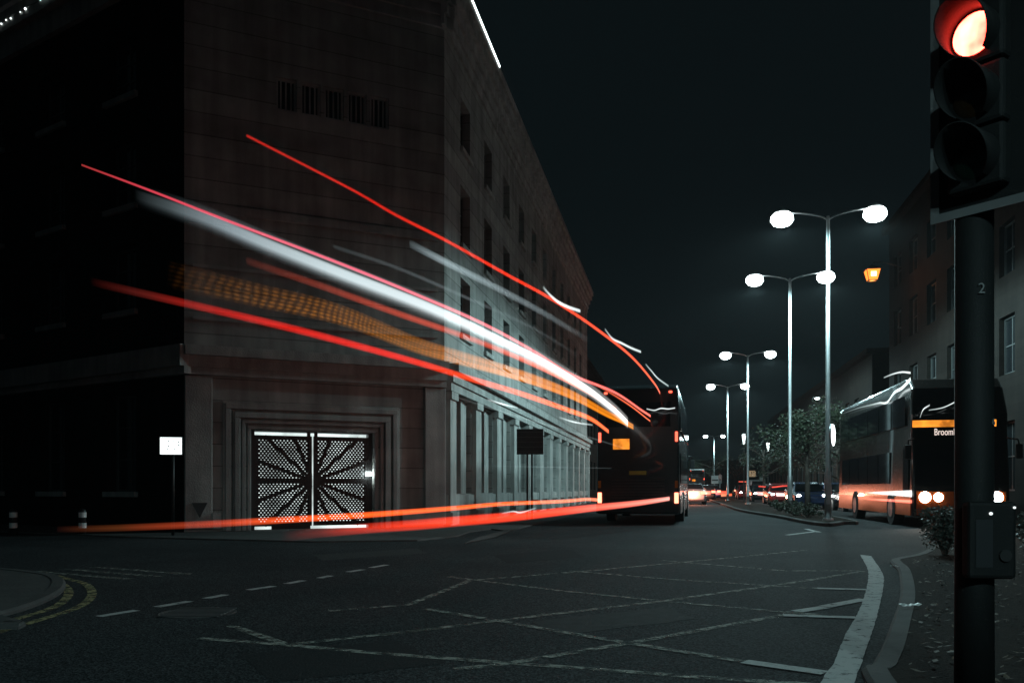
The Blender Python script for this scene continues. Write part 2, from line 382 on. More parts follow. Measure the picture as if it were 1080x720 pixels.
for off in (.0, .22):
    c = Vector((-9.2, 9.6)); P = spline([gp(*p) for p in [(-60, 684), (0, 666), (44, 653), (84, 639.5), (97, 627), (92, 617), (76, 611.5), (40, 604.5), (-60, 598)]], 6)
    Q = []
    for i, p in enumerate(P):
        t = (P[min(i + 1, len(P) - 1)] - P[max(i - 1, 0)]).normalized(); Q.append(p + Vector((-t.y, t.x)) * off)
    band(m, Q, .09)
mark('yellow_marking', m, M_YEL, 'double yellow lines round the footway corner')
m = MB()
for row in range(3):
    for k in range(9):
        x, y = gp(30 + k * 11, 603 + k * .95); x += row * .25; y += row * .3
        m.add([(x, y, .004), (x + .22, y, .004), (x + .22, y + .1, .004), (x, y + .1, .004)], [(0, 1, 2, 3)])
mark('rumble_marking', m, M_BOX, 'faint row of small marks across the side street')
M_PATCH = pbr('fresh_asphalt', (.026, .028, .029), .9, var=.4, scale=20, bump=.5, bscale=60, spec=.05)
M_OLD = pbr('old_asphalt', (.050, .053, .053), .9, var=.4, scale=8, bump=.5, bscale=60, spec=.05)
for nm, poly, mt_ in (('darker', [(250, 690), (420, 675), (470, 700), (290, 719)], M_PATCH), ('older', [(560, 655), (700, 640), (735, 652), (590, 670)], M_OLD), ('darker', [(520, 585), (600, 579), (618, 587), (535, 594)], M_PATCH), ('older', [(330, 585), (440, 578), (450, 583), (340, 591)], M_OLD)):
    m = MB(); P = []
    q = [Vector(gp(*p)) for p in poly]
    for a, b in zip(q, q[1:] + q[:1]):
        for k in range(8): P.append(a.lerp(b, k / 8) + Vector((random.uniform(-.02, .02), random.uniform(-.02, .02))))
    m.add([(p.x, p.y, .002) for p in P], [tuple(range(len(P)))]); mark('road_patch', m, mt_, nm + ' repair patch in the road surface')
mc = gp(209, 646); m = MB()
m.cyl((mc[0], mc[1], -.02), (mc[0], mc[1], .006), .33, n=28)
for k in range(-3, 4): m.box(mc[0] - .26, mc[0] + .26, mc[1] + k * .08 - .02, mc[1] + k * .08 + .02, .006, .012)
tag(m.build('manhole_cover', pbr('cast_iron', (.10, .10, .10), .5, metal=.6)), 'round iron manhole cover set in the dark road', 'manhole cover')

# ------------------------------------------------------------------ corner building
BH = 15.5
bld = root('stone_building', 'large pale stone corner building with a ground floor colonnade and gated bay', 'building', (CA.x, CA.y, 0))
ORG = (CA.x, CA.y, 0)
class Face:
    def __init__(s, o, d, n): s.o, s.d, s.n = o, d, n
    def p(s, u, z, w): q = s.o + s.d * u + s.n * w; return (q.x, q.y, z)
    def box(s, m, u0, u1, z0, z1, w0, w1):
        return m.hexa([s.p(u0, z0, w1), s.p(u1, z0, w1), s.p(u1, z0, w0), s.p(u0, z0, w0), s.p(u0, z1, w1), s.p(u1, z1, w1), s.p(u1, z1, w0), s.p(u0, z1, w0)])
    def wall(s, m, u0, u1, z0, z1, holes, depth=.35):
        us = sorted({u0, u1} | {h[0] for h in holes} | {h[1] for h in holes}); zs = sorted({z0, z1} | {h[2] for h in holes} | {h[3] for h in holes})
        for a, b in zip(us, us[1:]):
            for c, d in zip(zs, zs[1:]):
                um, zm = (a + b) / 2, (c + d) / 2
                if any(h[0] < um < h[1] and h[2] < zm < h[3] for h in holes): continue
                m.add([s.p(a, c, 0), s.p(b, c, 0), s.p(b, d, 0), s.p(a, d, 0)], [(0, 1, 2, 3)])
        for a, b, c, d in holes:
            for q in ([(a, c), (a, d)], [(b, c), (b, d)], [(a, c), (b, c)], [(a, d), (b, d)]):
                (ua, za), (ub, zb) = q
                m.add([s.p(ua, za, 0), s.p(ub, zb, 0), s.p(ub, zb, -depth), s.p(ua, za, -depth)], [(0, 1, 2, 3)])
FR, FB, FL = Face(CA, D_R, N_R), Face(CA, D_B, N_B), Face(CB, D_L, N_L)
def window(F, u0, u1, z0, z1, depth, bars_v, bars_h, par, org, sill=True, fm=None, gm=None):
    fr = MB(); t = .06
    F.box(fr, u0, u0 + t, z0, z1, -depth - .06, -depth + .04); F.box(fr, u1 - t, u1, z0, z1, -depth - .06, -depth + .04)
    F.box(fr, u0 + t, u1 - t, z0, z0 + t, -depth - .06, -depth + .04); F.box(fr, u0 + t, u1 - t, z1 - t, z1, -depth - .06, -depth + .04)
    for k in range(1, bars_v): u = u0 + (u1 - u0) * k / bars_v; F.box(fr, u - .02, u + .02, z0 + t, z1 - t, -depth - .05, -depth + .025)
    for k in range(1, bars_h): z = z0 + (z1 - z0) * k / bars_h; F.box(fr, u0 + t, u1 - t, z - .02, z + .02, -depth - .045, -depth + .02)
    o = fr.build('window', fm or M_FRAME, par, org)
    F.box(MB(), 0, 0, 0, 0, 0, 0)
    g = MB(); F.box(g, u0 + .01, u1 - .01, z0 + .01, z1 - .01, -depth - .03, -depth - .01); g.build('pane', gm or M_GLASS, o, org)
    if sill:
        k = MB(); F.box(k, u0 - .1, u1 + .1, z0 - .14, z0 - .002, -.3, .10); k.build('sill', M_TRIM, o, org)
    return o
# right-hand facade: colonnade below, three rows of windows above
LEN = 39.5; PER = 3.28; NB = 12
holes = []
for k in range(NB):
    u = .75 + PER * k; holes.append((u, u + 2.42, .95, 3.80))
up_rows = [(5.75, 7.5), (8.5, 10.3), (11.4, 12.95)]
for k in range(NB):
    c = 2.45 + PER * k
    if c > LEN - 1: continue
    for z0, z1 in up_rows: holes.append((c - .62, c + .62, z0, z1))
m = MB(); FR.wall(m, 0, LEN, 0, BH - 1.0, holes, .55); m.build('street_wall', M_STONE, bld, ORG)
for k in range(NB):
    u = .75 + PER * k
    window(FR, u + .02, u + 1.25, 1.0, 3.78, .42, 2, 3, bld, ORG, sill=False)
    m = MB()                                              # stone mullions on the far side of each opening
    for j, du in enumerate((1.35, 1.70, 2.05)): FR.box(m, u + du, u + du + .22, .952, 3.798, -.5, -.06 - .03 * j)
    m.build('mullion', M_TRIM, bld, ORG)
    window(FR, u + 1.57, u + 2.40, 1.0, 3.78, .50, 1, 2, bld, ORG, sill=False)
    m = MB(); FR.box(m, u + 2.42 + .06, u + PER - .06, .42, 3.62, 0.003, .16); FR.box(m, u + 2.42 + .0, u + PER - .0, 3.62, 3.84, .003, .22); FR.box(m, u + 2.42, u + PER, .1, .42, .003, .24)
    m.build('pilaster', M_TRIM, bld, ORG)
m = MB(); FR.box(m, .06, .72, .42, 3.62, .003, .16); FR.box(m, .0, .75, 3.62, 3.84, .003, .22); FR.box(m, 0, .75, .1, .42, .003, .24); m.build('pilaster', M_TRIM, bld, ORG)
for k in range(NB):
    c = 2.45 + PER * k
    if c > LEN - 1: continue
    for z0, z1 in up_rows: window(FR, c - .6, c + .6, z0 + .02, z1 - .02, .28, 2, 3, bld, ORG)
def bands(F, L, spec, name, a=0.0):
    for i, (z0, z1, w) in enumerate(spec):
        m = MB(); F.box(m, a, L, z0, z1, -.02, w); m.build(name, M_TRIM, bld, ORG)
bands(FR, LEN, [(3.86, 4.10, .20), (4.10, 4.38, .26), (4.38, 4.62, .42)], 'string_course', .0)
bands(FR, LEN, [(.60, .92, .10)], 'plinth_course')
bands(FR, LEN, [(14.0, 14.3, .08), (14.3, 14.6, .16), (14.6, 14.9, .26), (14.9, 15.2, .40), (15.2, BH, .50)], 'cornice', -.3)
m = MB(); FR.box(m, LEN, LEN + .3, 0, BH, -12, -.002); m.build('end_wall', M_STONE, bld, ORG)
m = MB(); FR.box(m, -.6, 5.2, BH - .10, BH - .045, .503, .54); m.build('light_strip', M_LED, bld, ORG)
# gate bay
GU0, GU1, GZ = 2.08, 5.20, 2.56
m = MB()
bw = [(1.62 + .62 * k, 2.14 + .62 * k, 10.9, 11.75) for k in range(5)]
FB.wall(m, 0, 6.85, 0, BH - 1.0, [(GU0 - .05, GU1 + .05, -.01, GZ + .05)] + bw, .45)
m.build('gate_wall', M_STONE, bld, ORG)
for h in bw: window(FB, h[0], h[1], h[2], h[3], .12, 4, 1, bld, ORG, sill=False, fm=M_TRIM)
for i, (e, w) in enumerate([(.10, .05), (.24, .09), (.42, .13), (.46, .07), (.64, .12), (.70, .06)]):
    # stepped stone architrave round the gate, each step its own moulded ring
    g0, g1, gz = GU0 - .05 - e, GU1 + .05 + e, GZ + .05 + e
    t = .14 if i in (2, 4) else .09
    m = MB(); FB.box(m, g0, g0 + t, .03, gz - t, .002, w); FB.box(m, g1 - t, g1, .03, gz - t, .002, w); FB.box(m, g0, g1, gz - t, gz, .002, w + .004)
    m.build('architrave', M_TRIM, bld, ORG, bevel=.015)
for u0, u1 in ((.003, .62), (6.2, 6.845)):
    m = MB(); FB.box(m, u0, u1, .1, 3.9, .003, .14); m.build('pilaster', M_TRIM, bld, ORG, bevel=.02)
for i, (z0, z1, w) in enumerate([(.1, .5, .18), (3.92, 4.10, .18), (4.10, 4.38, .24), (4.38, 4.62, .40)]):
    m = MB()
    if i == 0:
        FB.box(m, .62, GU0 - .8, z0, z1, .003, w); m.build('plinth_block', M_TRIM, bld, ORG); m = MB(); FB.box(m, GU1 + .8, 6.2, z0, z1, .003, w)
    else: FB.box(m, 0, 6.85, z0, z1, -.02, w)
    m.build('string_course', M_TRIM, bld, ORG)
for i, (z0, z1, w) in enumerate([(5.3, 5.38, .05), (6.6, 6.68, .05), (8.0, 8.2, .10)]):
    m = MB(); FB.box(m, .2, 6.65, z0, z1, .002, w); m.build('moulding', M_TRIM, bld, ORG)
bands(FB, 7.1, [(14.0, 14.3, .08), (14.3, 14.6, .16), (14.6, 14.9, .26), (14.9, 15.2, .40), (15.2, BH, .50)], 'cornice', -.25)
gate = MB(); FB.box(gate, GU0 - .05, GU0 + .06, .03, GZ + .05, -.4, -.18); FB.box(gate, GU1 - .06, GU1 + .05, .03, GZ + .05, -.4, -.18); FB.box(gate, GU0 + .03, GU1 - .03, GZ + .02, GZ + .05, -.4, -.18)
gate = gate.build('gate', M_BLACK, bld, ORG)
m = MB(); FB.box(m, GU0 + .03, GU1 - .03, .035, GZ + .015, -.44, -.42); m.build('backlight', M_GATEL, gate, ORG)
mid = (GU0 + GU1) / 2; czg = 1.30
def leaf_panel(u0, u1):
    m = MB(); z0, z1 = .12, GZ - .075; w = -.24
    bu0, bu1, bz0, bz1 = u0 + .09, u1 - .09, z0 + .1, z1 - .1
    FB.box(m, u0, bu0, z0, z1, w - .03, w + .03); FB.box(m, bu1, u1, z0, z1, w - .03, w + .03)
    FB.box(m, bu0, bu1, z0, bz0, w - .03, w + .03); FB.box(m, bu0, bu1, bz1, z1, w - .03, w + .03)
    pw, ph = .084, .056; nr = int((bz1 - bz0) / ph); ph = (bz1 - bz0) / nr; nc = int((bu1 - bu0) / pw) - 1; pw = (bu1 - bu0) / (nc + .5)
    ang = [math.atan2(b, a) for a, b in ((1, 0), (1, 1), (0, 1), (-1, 1), (-1, 0), (-1, -1), (0, -1), (1, -1))]
    for r in range(nr):
        off = pw / 2 if r % 2 else 0; zc = bz0 + (r + .5) * ph
        s0, s1 = (bu0, bu0 + off) if off else (bu0 + nc * pw, bu1)
        m.add([FB.p(s0, zc - ph / 2, w), FB.p(s1, zc - ph / 2, w), FB.p(s1, zc + ph / 2, w), FB.p(s0, zc + ph / 2, w)], [(0, 1, 2, 3)])
        for c in range(nc):
            uc = bu0 + off + (c + .5) * pw
            outer = [(pw / 2, 0), (pw / 2, ph / 2), (0, ph / 2), (-pw / 2, ph / 2), (-pw / 2, 0), (-pw / 2, -ph / 2), (0, -ph / 2), (pw / 2, -ph / 2)]
            vs = [FB.p(uc + a, zc + b, w) for a, b in outer] + [FB.p(uc + .019 * math.cos(a), zc + .0145 * math.sin(a), w) for a in ang]
            m.add(vs, [(i, (i + 1) % 8, 8 + (i + 1) % 8, 8 + i) for i in range(8)])
    return m.build('gate_leaf', M_BLACK, gate, ORG)
leaf_panel(GU0 + .05, mid - .022); leaf_panel(mid + .022, GU1 - .05)
for sgn in (-1, 1):
    m = MB(); L = (GU1 - GU0) / 2 - .10
    for a in (-67, -43, -20, 0, 20, 43, 67):
        c, s_ = math.cos(R(a)), math.sin(R(a)); up = (GZ - .1 - czg) if a > 0 else (czg - .14)
        ln = min(L / max(c, .01), up / max(abs(s_), .01)); w0, w1 = .04, .05 + .04 * (a == 0)
        q = []
        for rr, ww in ((.12, w0), (ln, w1)):
            for k in (-1, 1): q.append((mid + sgn * (rr * c - k * ww * s_), czg + rr * s_ + k * ww * c))
        q = [q[0], q[2], q[3], q[1]]
        m.hexa([FB.p(u, z, -.235) for u, z in q] + [FB.p(u, z, -.20) for u, z in q])
    for k in range(10):
        a0, a1 = R(-90 + 18 * k), R(-72 + 18 * k)
        q = [(mid + sgn * .02, czg), (mid + sgn * (.02 + .2 * math.cos(a0)), czg + .2 * math.sin(a0)), (mid + sgn * (.02 + .2 * math.cos(a1)), czg + .2 * math.sin(a1))]
        m.add([FB.p(u, z, -.232) for u, z in q] + [FB.p(u, z, -.197) for u, z in q], [(2, 1, 0), (3, 4, 5), (1, 2, 5, 4)])
    m.build('sunburst_bars', M_BLACK, gate, ORG)
m = MB()
for u0, u1, z0, z1 in ((mid - .14, mid - .05, GZ - .08, GZ + .02), (mid + .05, mid + .14, GZ - .08, GZ + .02), (mid + .05, GU1 - .5, .032, .12)): FB.box(m, u0, u1, z0, z1, -.3, -.26)
m.build('gate_stop', M_BLACK, gate, ORG)
m = MB(); FB.box(m, GU0 + .02, GU0 + .14, 1.45, 1.55, -.17, -.05); m.build('glare_spot', M_SMALL, bld, ORG)  # glowing box added for a bright lamp reflection at the gate
m = MB(); a = FB.p(6.5, .95, .15)
vs = [FB.p(6.32, .75, .143), FB.p(6.68, .75, .143), FB.p(6.5, .38, .143), FB.p(6.32, .75, .18), FB.p(6.68, .75, .18), FB.p(6.5, .38, .18)]
m.add(vs, [(0, 1, 2), (5, 4, 3), (0, 3, 4, 1), (1, 4, 5, 2), (2, 5, 3, 0)]); m.build('wall_plaque', M_BLACK, bld, ORG)
# left-hand facade
holes = [(2 + 3.4 * k, 3.3 + 3.4 * k, z0, z1) for k in range(12) for z0, z1 in [(1.0, 3.6)] + up_rows]
m = MB(); FL.wall(m, 0, 45, 0, BH - 1.0, holes, .45); m.build('side_wall', M_BRICK, bld, ORG)  # dark brick colour carries the shade of this unlit wing
for k in range(5):
    for z0, z1 in [(1.0, 3.6)] + up_rows: window(FL, 2.02 + 3.4 * k, 3.28 + 3.4 * k, z0 + .02, z1 - .02, .28, 2, 3, bld, ORG)
bands(FL, 45, [(3.92, 4.10, .18), (4.10, 4.62, .3), (14.0, 14.6, .16), (14.6, 15.2, .36), (15.2, BH, .5)], 'cornice', -.25)
m = MB()
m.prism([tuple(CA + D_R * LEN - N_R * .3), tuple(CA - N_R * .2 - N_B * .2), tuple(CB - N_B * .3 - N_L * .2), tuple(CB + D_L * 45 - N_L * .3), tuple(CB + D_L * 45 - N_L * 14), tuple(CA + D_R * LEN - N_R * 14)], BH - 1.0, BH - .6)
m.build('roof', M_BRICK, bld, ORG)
wire = [FL.p(4.4 + .27 * k, 14.87 + .03 * math.sin(k * 1.7), .39) for k in range(27)]
m = MB(); m.tube(wire, .008, 6); ls = m.build('light_string', M_BLACK, bld, ORG)
for k in range(26):
    p = FL.p(4.6 + .27 * k, 14.83 + .03 * math.sin(k * 1.7), .39)
    if random.random() < .3: continue
    m = MB(); r = random.uniform(.016, .03); m.tube([(p[0], p[1], p[2] + r), (p[0], p[1], p[2]), (p[0], p[1], p[2] - r)], [r * .6, r, r * .5], 8); m.build('bulb', M_LED, ls, ORG)

# further buildings
def plain_building(name, label, F, L, h, depth, rows, per, win, mat, lit=0.0, kind='building', group=None):
    o3 = (F.o.x, F.o.y, 0); b = root(name, label, kind, o3, group=group); hs = []
    n = int((L - 1.2) / per)
    for k in range(n):
        for z0, z1 in rows: hs.append((1 + per * k, 1 + per * k + win, z0, z1))
    m = MB(); F.wall(m, 0, L, 0, h, hs, .3)
    F.box(m, -.02, 0, 0, h, -depth, 0); F.box(m, L, L + .02, 0, h, -depth, 0); F.box(m, 0, L, 0, h, -depth - .05, -depth)
    m.build('wall', mat, b, o3)
    for q in hs:
        w = window(F, q[0] + .02, q[1] - .02, q[2] + .02, q[3] - .02, .2, 2, 2, b, o3, sill=False, gm=(M_LITW if random.random() < lit else None))
    m = MB(); F.box(m, -.2, L + .2, h, h + .3, -depth - .2, .35); m.build('roof', M_BRICK, b, o3)
    return b
M_LITW = emit('lit_window', (1.0, .72, .42), .25)
fR1 = Face(Vector((19.9, 45.0)), -DIR, -N_R)
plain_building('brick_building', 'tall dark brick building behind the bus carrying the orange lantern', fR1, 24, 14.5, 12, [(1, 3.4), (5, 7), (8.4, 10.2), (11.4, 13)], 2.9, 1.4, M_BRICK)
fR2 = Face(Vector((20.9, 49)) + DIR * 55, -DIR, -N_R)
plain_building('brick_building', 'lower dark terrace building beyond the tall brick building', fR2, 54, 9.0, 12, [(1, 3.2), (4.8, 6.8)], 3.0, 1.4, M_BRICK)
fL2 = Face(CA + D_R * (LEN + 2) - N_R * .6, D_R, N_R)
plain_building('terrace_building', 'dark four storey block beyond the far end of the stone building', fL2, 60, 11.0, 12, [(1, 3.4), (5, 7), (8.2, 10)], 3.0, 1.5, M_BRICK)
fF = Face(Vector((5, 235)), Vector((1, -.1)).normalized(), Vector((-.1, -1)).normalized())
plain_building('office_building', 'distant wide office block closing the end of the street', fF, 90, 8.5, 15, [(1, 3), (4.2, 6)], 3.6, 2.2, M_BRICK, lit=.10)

# ------------------------------------------------------------------ street lamps
def lamp(loc, H_, label, rz, group, lit=1.0, arm=1.4):
    r = root('street_lamp', label, 'street lamp', (loc[0], loc[1], .108), rz, group)
    m = MB(); m.tube([(0, 0, 0), (0, 0, 1.5), (0, 0, 1.55), (0, 0, H_)], [.105, .1, .075, .052], 14); m.build('pole', M_STEEL, r, smooth=True)
    m = MB(); m.cyl((0, 0, 0), (0, 0, .06), .17, .15); m.build('base', M_STEEL, r); m = MB(); m.box(-.07, .07, -.112, -.09, .5, 1.1); m.build('hatch', M_STEEL, r)
    m = MB()
    for s in (-1, 1): m.tube(spline([(0, 0, H_ - .12), (s * .25, 0, H_ + .02), (s * .8, 0, H_ + .14), (s * (arm - .2), 0, H_ + .18)], 5), [.03] * 16, 8)
    m.build('arm', M_STEEL, r, smooth=True)
    for s in (-1, 1):
        x = s * arm; z = H_ + .18
        m = MB(); L = []
        for y, w, h in ((-.40, .08, .05), (-.28, .21, .10), (0, .26, .13), (.28, .21, .10), (.4, .08, .05)):
            L += [(x + s * 0 + a * w, y * .62, z + max(0, b) * h + (.0 if b >= 0 else -.012)) for a, b in ((1, -1), (.8, .6), (0, 1), (-.8, .6), (-1, -1))]
        fs = []
        for i in range(4):
            for k in range(5): fs.append((i * 5 + k, i * 5 + (k + 1) % 5, (i + 1) * 5 + (k + 1) % 5, (i + 1) * 5 + k))
        fs += [(0, 1, 2, 3, 4), (24, 23, 22, 21, 20)]
        hd = m.add(L, fs).build('lamp_head', M_STEEL, r)
        m = MB(); seg = []
        rings = [(0, .26, .25), (.09, .34, .33), (.22, .36, .35), (.36, .26, .25), (.44, .04, .04)]  # bowl oversized to stand in for the lamp's glare
        vs, fs = [], []
        for dz, rx, ry in rings:
            for k in range(14): a = 2 * math.pi * k / 14; vs.append((x + rx * math.cos(a), ry * math.sin(a), z - .014 - dz))
        for i in range(4):
            for k in range(14): fs.append((i * 14 + k, i * 14 + (k + 1) % 14, (i + 1) * 14 + (k + 1) % 14, (i + 1) * 14 + k))
        fs.append(tuple(range(14)))
        m.add(vs, fs).build('lens', M_LAMP, hd, smooth=True)
        batwing(light('POINT', 'lamp_light', (x, 0, z - .56), LAMP_W * lit, LAMP_COL, r, .12))
    return r
ROT = -R(10.8)
LG = 'twin armed street lamps along the median'
lamp((10.0, 27.0), 9.6, 'nearest twin-armed street lamp, its pole carrying the glowing round sign', ROT, LG)
lamp((11.4, 35.0), 9.6, 'twin-armed street lamp second along the median, just behind the nearest one', ROT, LG)
lamp((15.2, 55.0), 9.6, 'twin-armed street lamp third along the median', ROT, LG)
lamp((18.2, 72.0), 9.6, 'twin-armed street lamp fourth along the median', ROT, LG)
lamp((33.4, 141.0), 9.6, 'farthest and smallest twin-armed street lamp, above the far traffic', ROT, LG)
lamp((1.7, -5.0), 6.0, 'added short twin-armed lamp behind the camera, lighting the gate bay and near road', R(-10), LG, lit=.42, arm=.8)  # unseen lamp, added to light the bay, near road and signal board

def side_lamp(x, y, h, label):
    D = (h - CAMH) * FPX / (HOR - y); X, Y = at(x, D)
    r = root('side_lamp', label, 'street lamp', (X, Y, 0), ROT, 'single armed lamps in the distance')
    m = MB(); m.tube([(0.9, 0, 0), (.9, 0, h - .2), (.7, 0, h + .1), (.2, 0, h + .12)], [.07, .05, .04, .035], 8); m.build('pole', M_STEEL, r, smooth=True)
    m = MB(); m.box(-.3, .25, -.13, .13, h + .02, h + .13); hd = m.build('lamp_head', M_STEEL, r, bevel=.03)
    m = MB(); m.tube([(-.02, 0, h + .018), (-.02, 0, h - .04), (-.02, 0, h - .07)], [.19, .15, .05], 12); m.build('lens', M_SMALL, hd)
    light('SPOT', 'lamp_light', (-.02, 0, h - .16), 350, LAMP_COL, r, .1, 160, .5, (0, 0, 0))
side_lamp(862, 420, 8, 'small single-armed lamp shining highest in the tree crown beside the median')
side_lamp(854, 441, 8, 'small single-armed lamp shining lower among the tree branches, above the round sign')
side_lamp(838, 454, 8, 'small single-armed lamp just right of the second lamp pole')
def column_lamp(x, y, h, label):
    D = (h - CAMH) * FPX / (HOR - y); X, Y = at(x, D)
    r = root('column_lamp', label, 'street lamp', (X, Y, 0), 0, 'post top column lamps')
    m = MB(); m.tube([(0, 0, 0), (0, 0, h - .4)], [.06, .045], 8); m.build('pole', M_BLACK, r)
    m = MB(); m.tube([(0, 0, h - .4), (0, 0, h + .1), (0, 0, h + .35), (0, 0, h + .4)], [.06, .13, .16, .05], 12); m.build('lantern', emit('column_glow', (.86, 1, 1), 3.0), r, smooth=True)
    m = MB(); m.cyl((0, 0, h + .4), (0, 0, h + .46), .2, .05); m.build('cap', M_BLACK, r)
column_lamp(784.6, 463, 5, 'glowing post-top column lamp left of the round sign, the nearer of its pair')
column_lamp(810, 471, 5, 'glowing post-top column lamp, lower and right of its twin')

# round lit sign on the nearest lamp pole
r = root('round_sign', 'glowing white round sign fixed to the nearest lamp pole', 'traffic sign', (10.0, 27.0, 2.78), R(60))
m = MB(); m.cyl((-.05, -.16, 0), (-.05, -.10, 0), .36, n=32); m.build('backing', M_STEEL, r)
m = MB(); m.cyl((-.05, -.175, 0), (-.05, -.162, 0), .335, n=32); m.build('sign_face', M_OVAL, r)
m = MB(); m.box(-.1, 0, -.1, -.06, -.2, -.16); m.box(-.1, 0, -.1, -.06, .16, .2); m.build('bracket', M_STEEL, r)

# ------------------------------------------------------------------ traffic signal
sx, sy = 2.41, 4.45
sig = root('traffic_signal', 'tall black traffic signal showing red on its post beside the verge', 'traffic light', (sx, sy, .045), 0)
m = MB(); m.tube([(0, 0, 0), (0, 0, .6), (0, 0, 3.78)], [.095, .093, .09], 24); post = m.build('post', M_MATT, sig, smooth=True)
m = MB(); m.tube([(0, 0, 3.78), (0, 0, 3.84), (0, 0, 3.86)], [.10, .09, .03], 20); m.build('post_cap', M_MATT, sig)
na = R(54); nv = Vector((-math.sin(na), -math.cos(na), 0)); rv = Vector((nv.y, -nv.x, 0)) * -1   # facing, and its right
if rv.y > 0: rv = -rv
hc = Vector((0.045, -.08, 0)) + nv * .08
def sp(a, b, c): return hc + rv * a + nv * b + Vector((0, 0, c - .045))
def sbox(m, a0, a1, b0, b1, c0, c1): return m.hexa([sp(a0, b1, c0), sp(a1, b1, c0), sp(a1, b0, c0), sp(a0, b0, c0), sp(a0, b1, c1), sp(a1, b1, c1), sp(a1, b0, c1), sp(a0, b0, c1)])
ZR = 3.37
m = MB(); sbox(m, -.27, .27, -.005, .005, 2.50, 3.78); bb = m.build('backboard', M_MATT, sig)
m = MB(); t = .045
sbox(m, -.27, -.27 + t, .006, .009, 2.50, 3.78); sbox(m, .27 - t, .27, .006, .009, 2.50, 3.78); sbox(m, -.27 + t, .27 - t, .006, .009, 2.50, 2.50 + t); sbox(m, -.27 + t, .27 - t, .006, .009, 3.78 - t, 3.78)
m.build('border', pbr('white_board_border', (.12, .125, .125), .5, var=.2), bb)
m = MB(); sbox(m, -.05, .05, -.12, -.006, 2.6, 2.68); sbox(m, -.05, .05, -.12, -.006, 3.5, 3.58); m.build('bracket', M_MATT, sig)
def hood(m, zc, r=.125, L=.22):
    n = 22; ring = []
    for rr, flip in ((r, 0), (r - .006, 1)):
        for k in range(n + 1):
            a = R(-58 + (360 - 2 * 32) * k / n); dx, dz = math.cos(a), math.sin(a)
            ln = L * (.06 + .94 * max(0, (dz + 1) / 2) ** .6)
            ring.append((rr * dx, .095, zc + rr * dz)); ring.append((rr * dx, .095 + ln, zc + rr * dz + .0))
    vs = [sp(*q) for q in ring]; N2 = 2 * (n + 1); fs = []
    for k in range(n):
        fs.append((2 * k, 2 * k + 1, 2 * k + 3, 2 * k + 2)); fs.append((N2 + 2 * k, N2 + 2 * k + 2, N2 + 2 * k + 3, N2 + 2 * k + 1))
        fs.append((2 * k + 1, N2 + 2 * k + 1, N2 + 2 * k + 3, 2 * k + 3))
    return m.add(vs, fs)
for i, (nm, mat) in enumerate((('red_aspect', None), ('amber_aspect', None), ('green_aspect', None))):
    z = ZR - .31 * i
    m = MB(); sbox(m, -.14, .14, .008, .10, z - .15, z + .15); o = m.build('signal_head', M_MATT, sig, bevel=.02)
    hood(MB(), z); m = MB(); hood(m, z).build('hood', M_MATT, o, smooth=True)
    m = MB(); vs = [sp(0, .128, z)]; fs = []
    for j, (rr, b) in enumerate(((.05, .124), (.085, .114), (.105, .102))):
        for k in range(24): a = 2 * math.pi * k / 24; vs.append(sp(rr * math.cos(a), b, z + rr * math.sin(a)))
    for k in range(24): fs.append((0, 1 + k, 1 + (k + 1) % 24))
    for j in range(2):
        for k in range(24): fs.append((1 + j * 24 + k, 1 + (j + 1) * 24 + k, 1 + (j + 1) * 24 + (k + 1) % 24, 1 + j * 24 + (k + 1) % 24))
    mat = M_SIGRED if i == 0 else pbr('amber_lens_off', (.025, .012, .004), .2) if i == 1 else pbr('green_lens_off', (.004, .016, .010), .2)
    q = m.add(vs, fs).build('lens', mat, o, smooth=True)
    if i == 0: tag(q, 'lit red signal lens')
m = MB(); m.box(-.115, .125, -.17, -.085, .60, .99); bx = m.build('push_button_box', M_MATT, sig, bevel=.02)
m = MB(); m.cyl((.06, -.185, .72), (.06, -.17, .72), .03, n=18); m.build('button', M_BLACK, bx)
m = MB(); m.box(-.085, .0, -.174, -.171, .66, .90); m.build('panel', pbr('button_panel', (.02, .022, .024), .4), bx)
m = MB(); m.tube([(-.01, -.178, .93), (-.01, -.170, .93)], .008, 8); m.tube([(.108, -.178, .96), (.108, -.170, .96)], .006, 8); m.build('indicator', emit('tiny_white', (.9, 1, 1), 1.2), bx)  # glowing dots painted in as white highlights on the box
M_DIG = pbr('grey_digit', (.13, .135, .135), .6)
text_mesh('numeral', '2', .075, M_DIG, post, (-.035, -.0995, 2.05), (R(90), 0, R(-4)), .002)
text_mesh('numeral', '6', .050, M_DIG, post, (.045, -.086, 1.38), (R(90), 0, R(26)), .002)

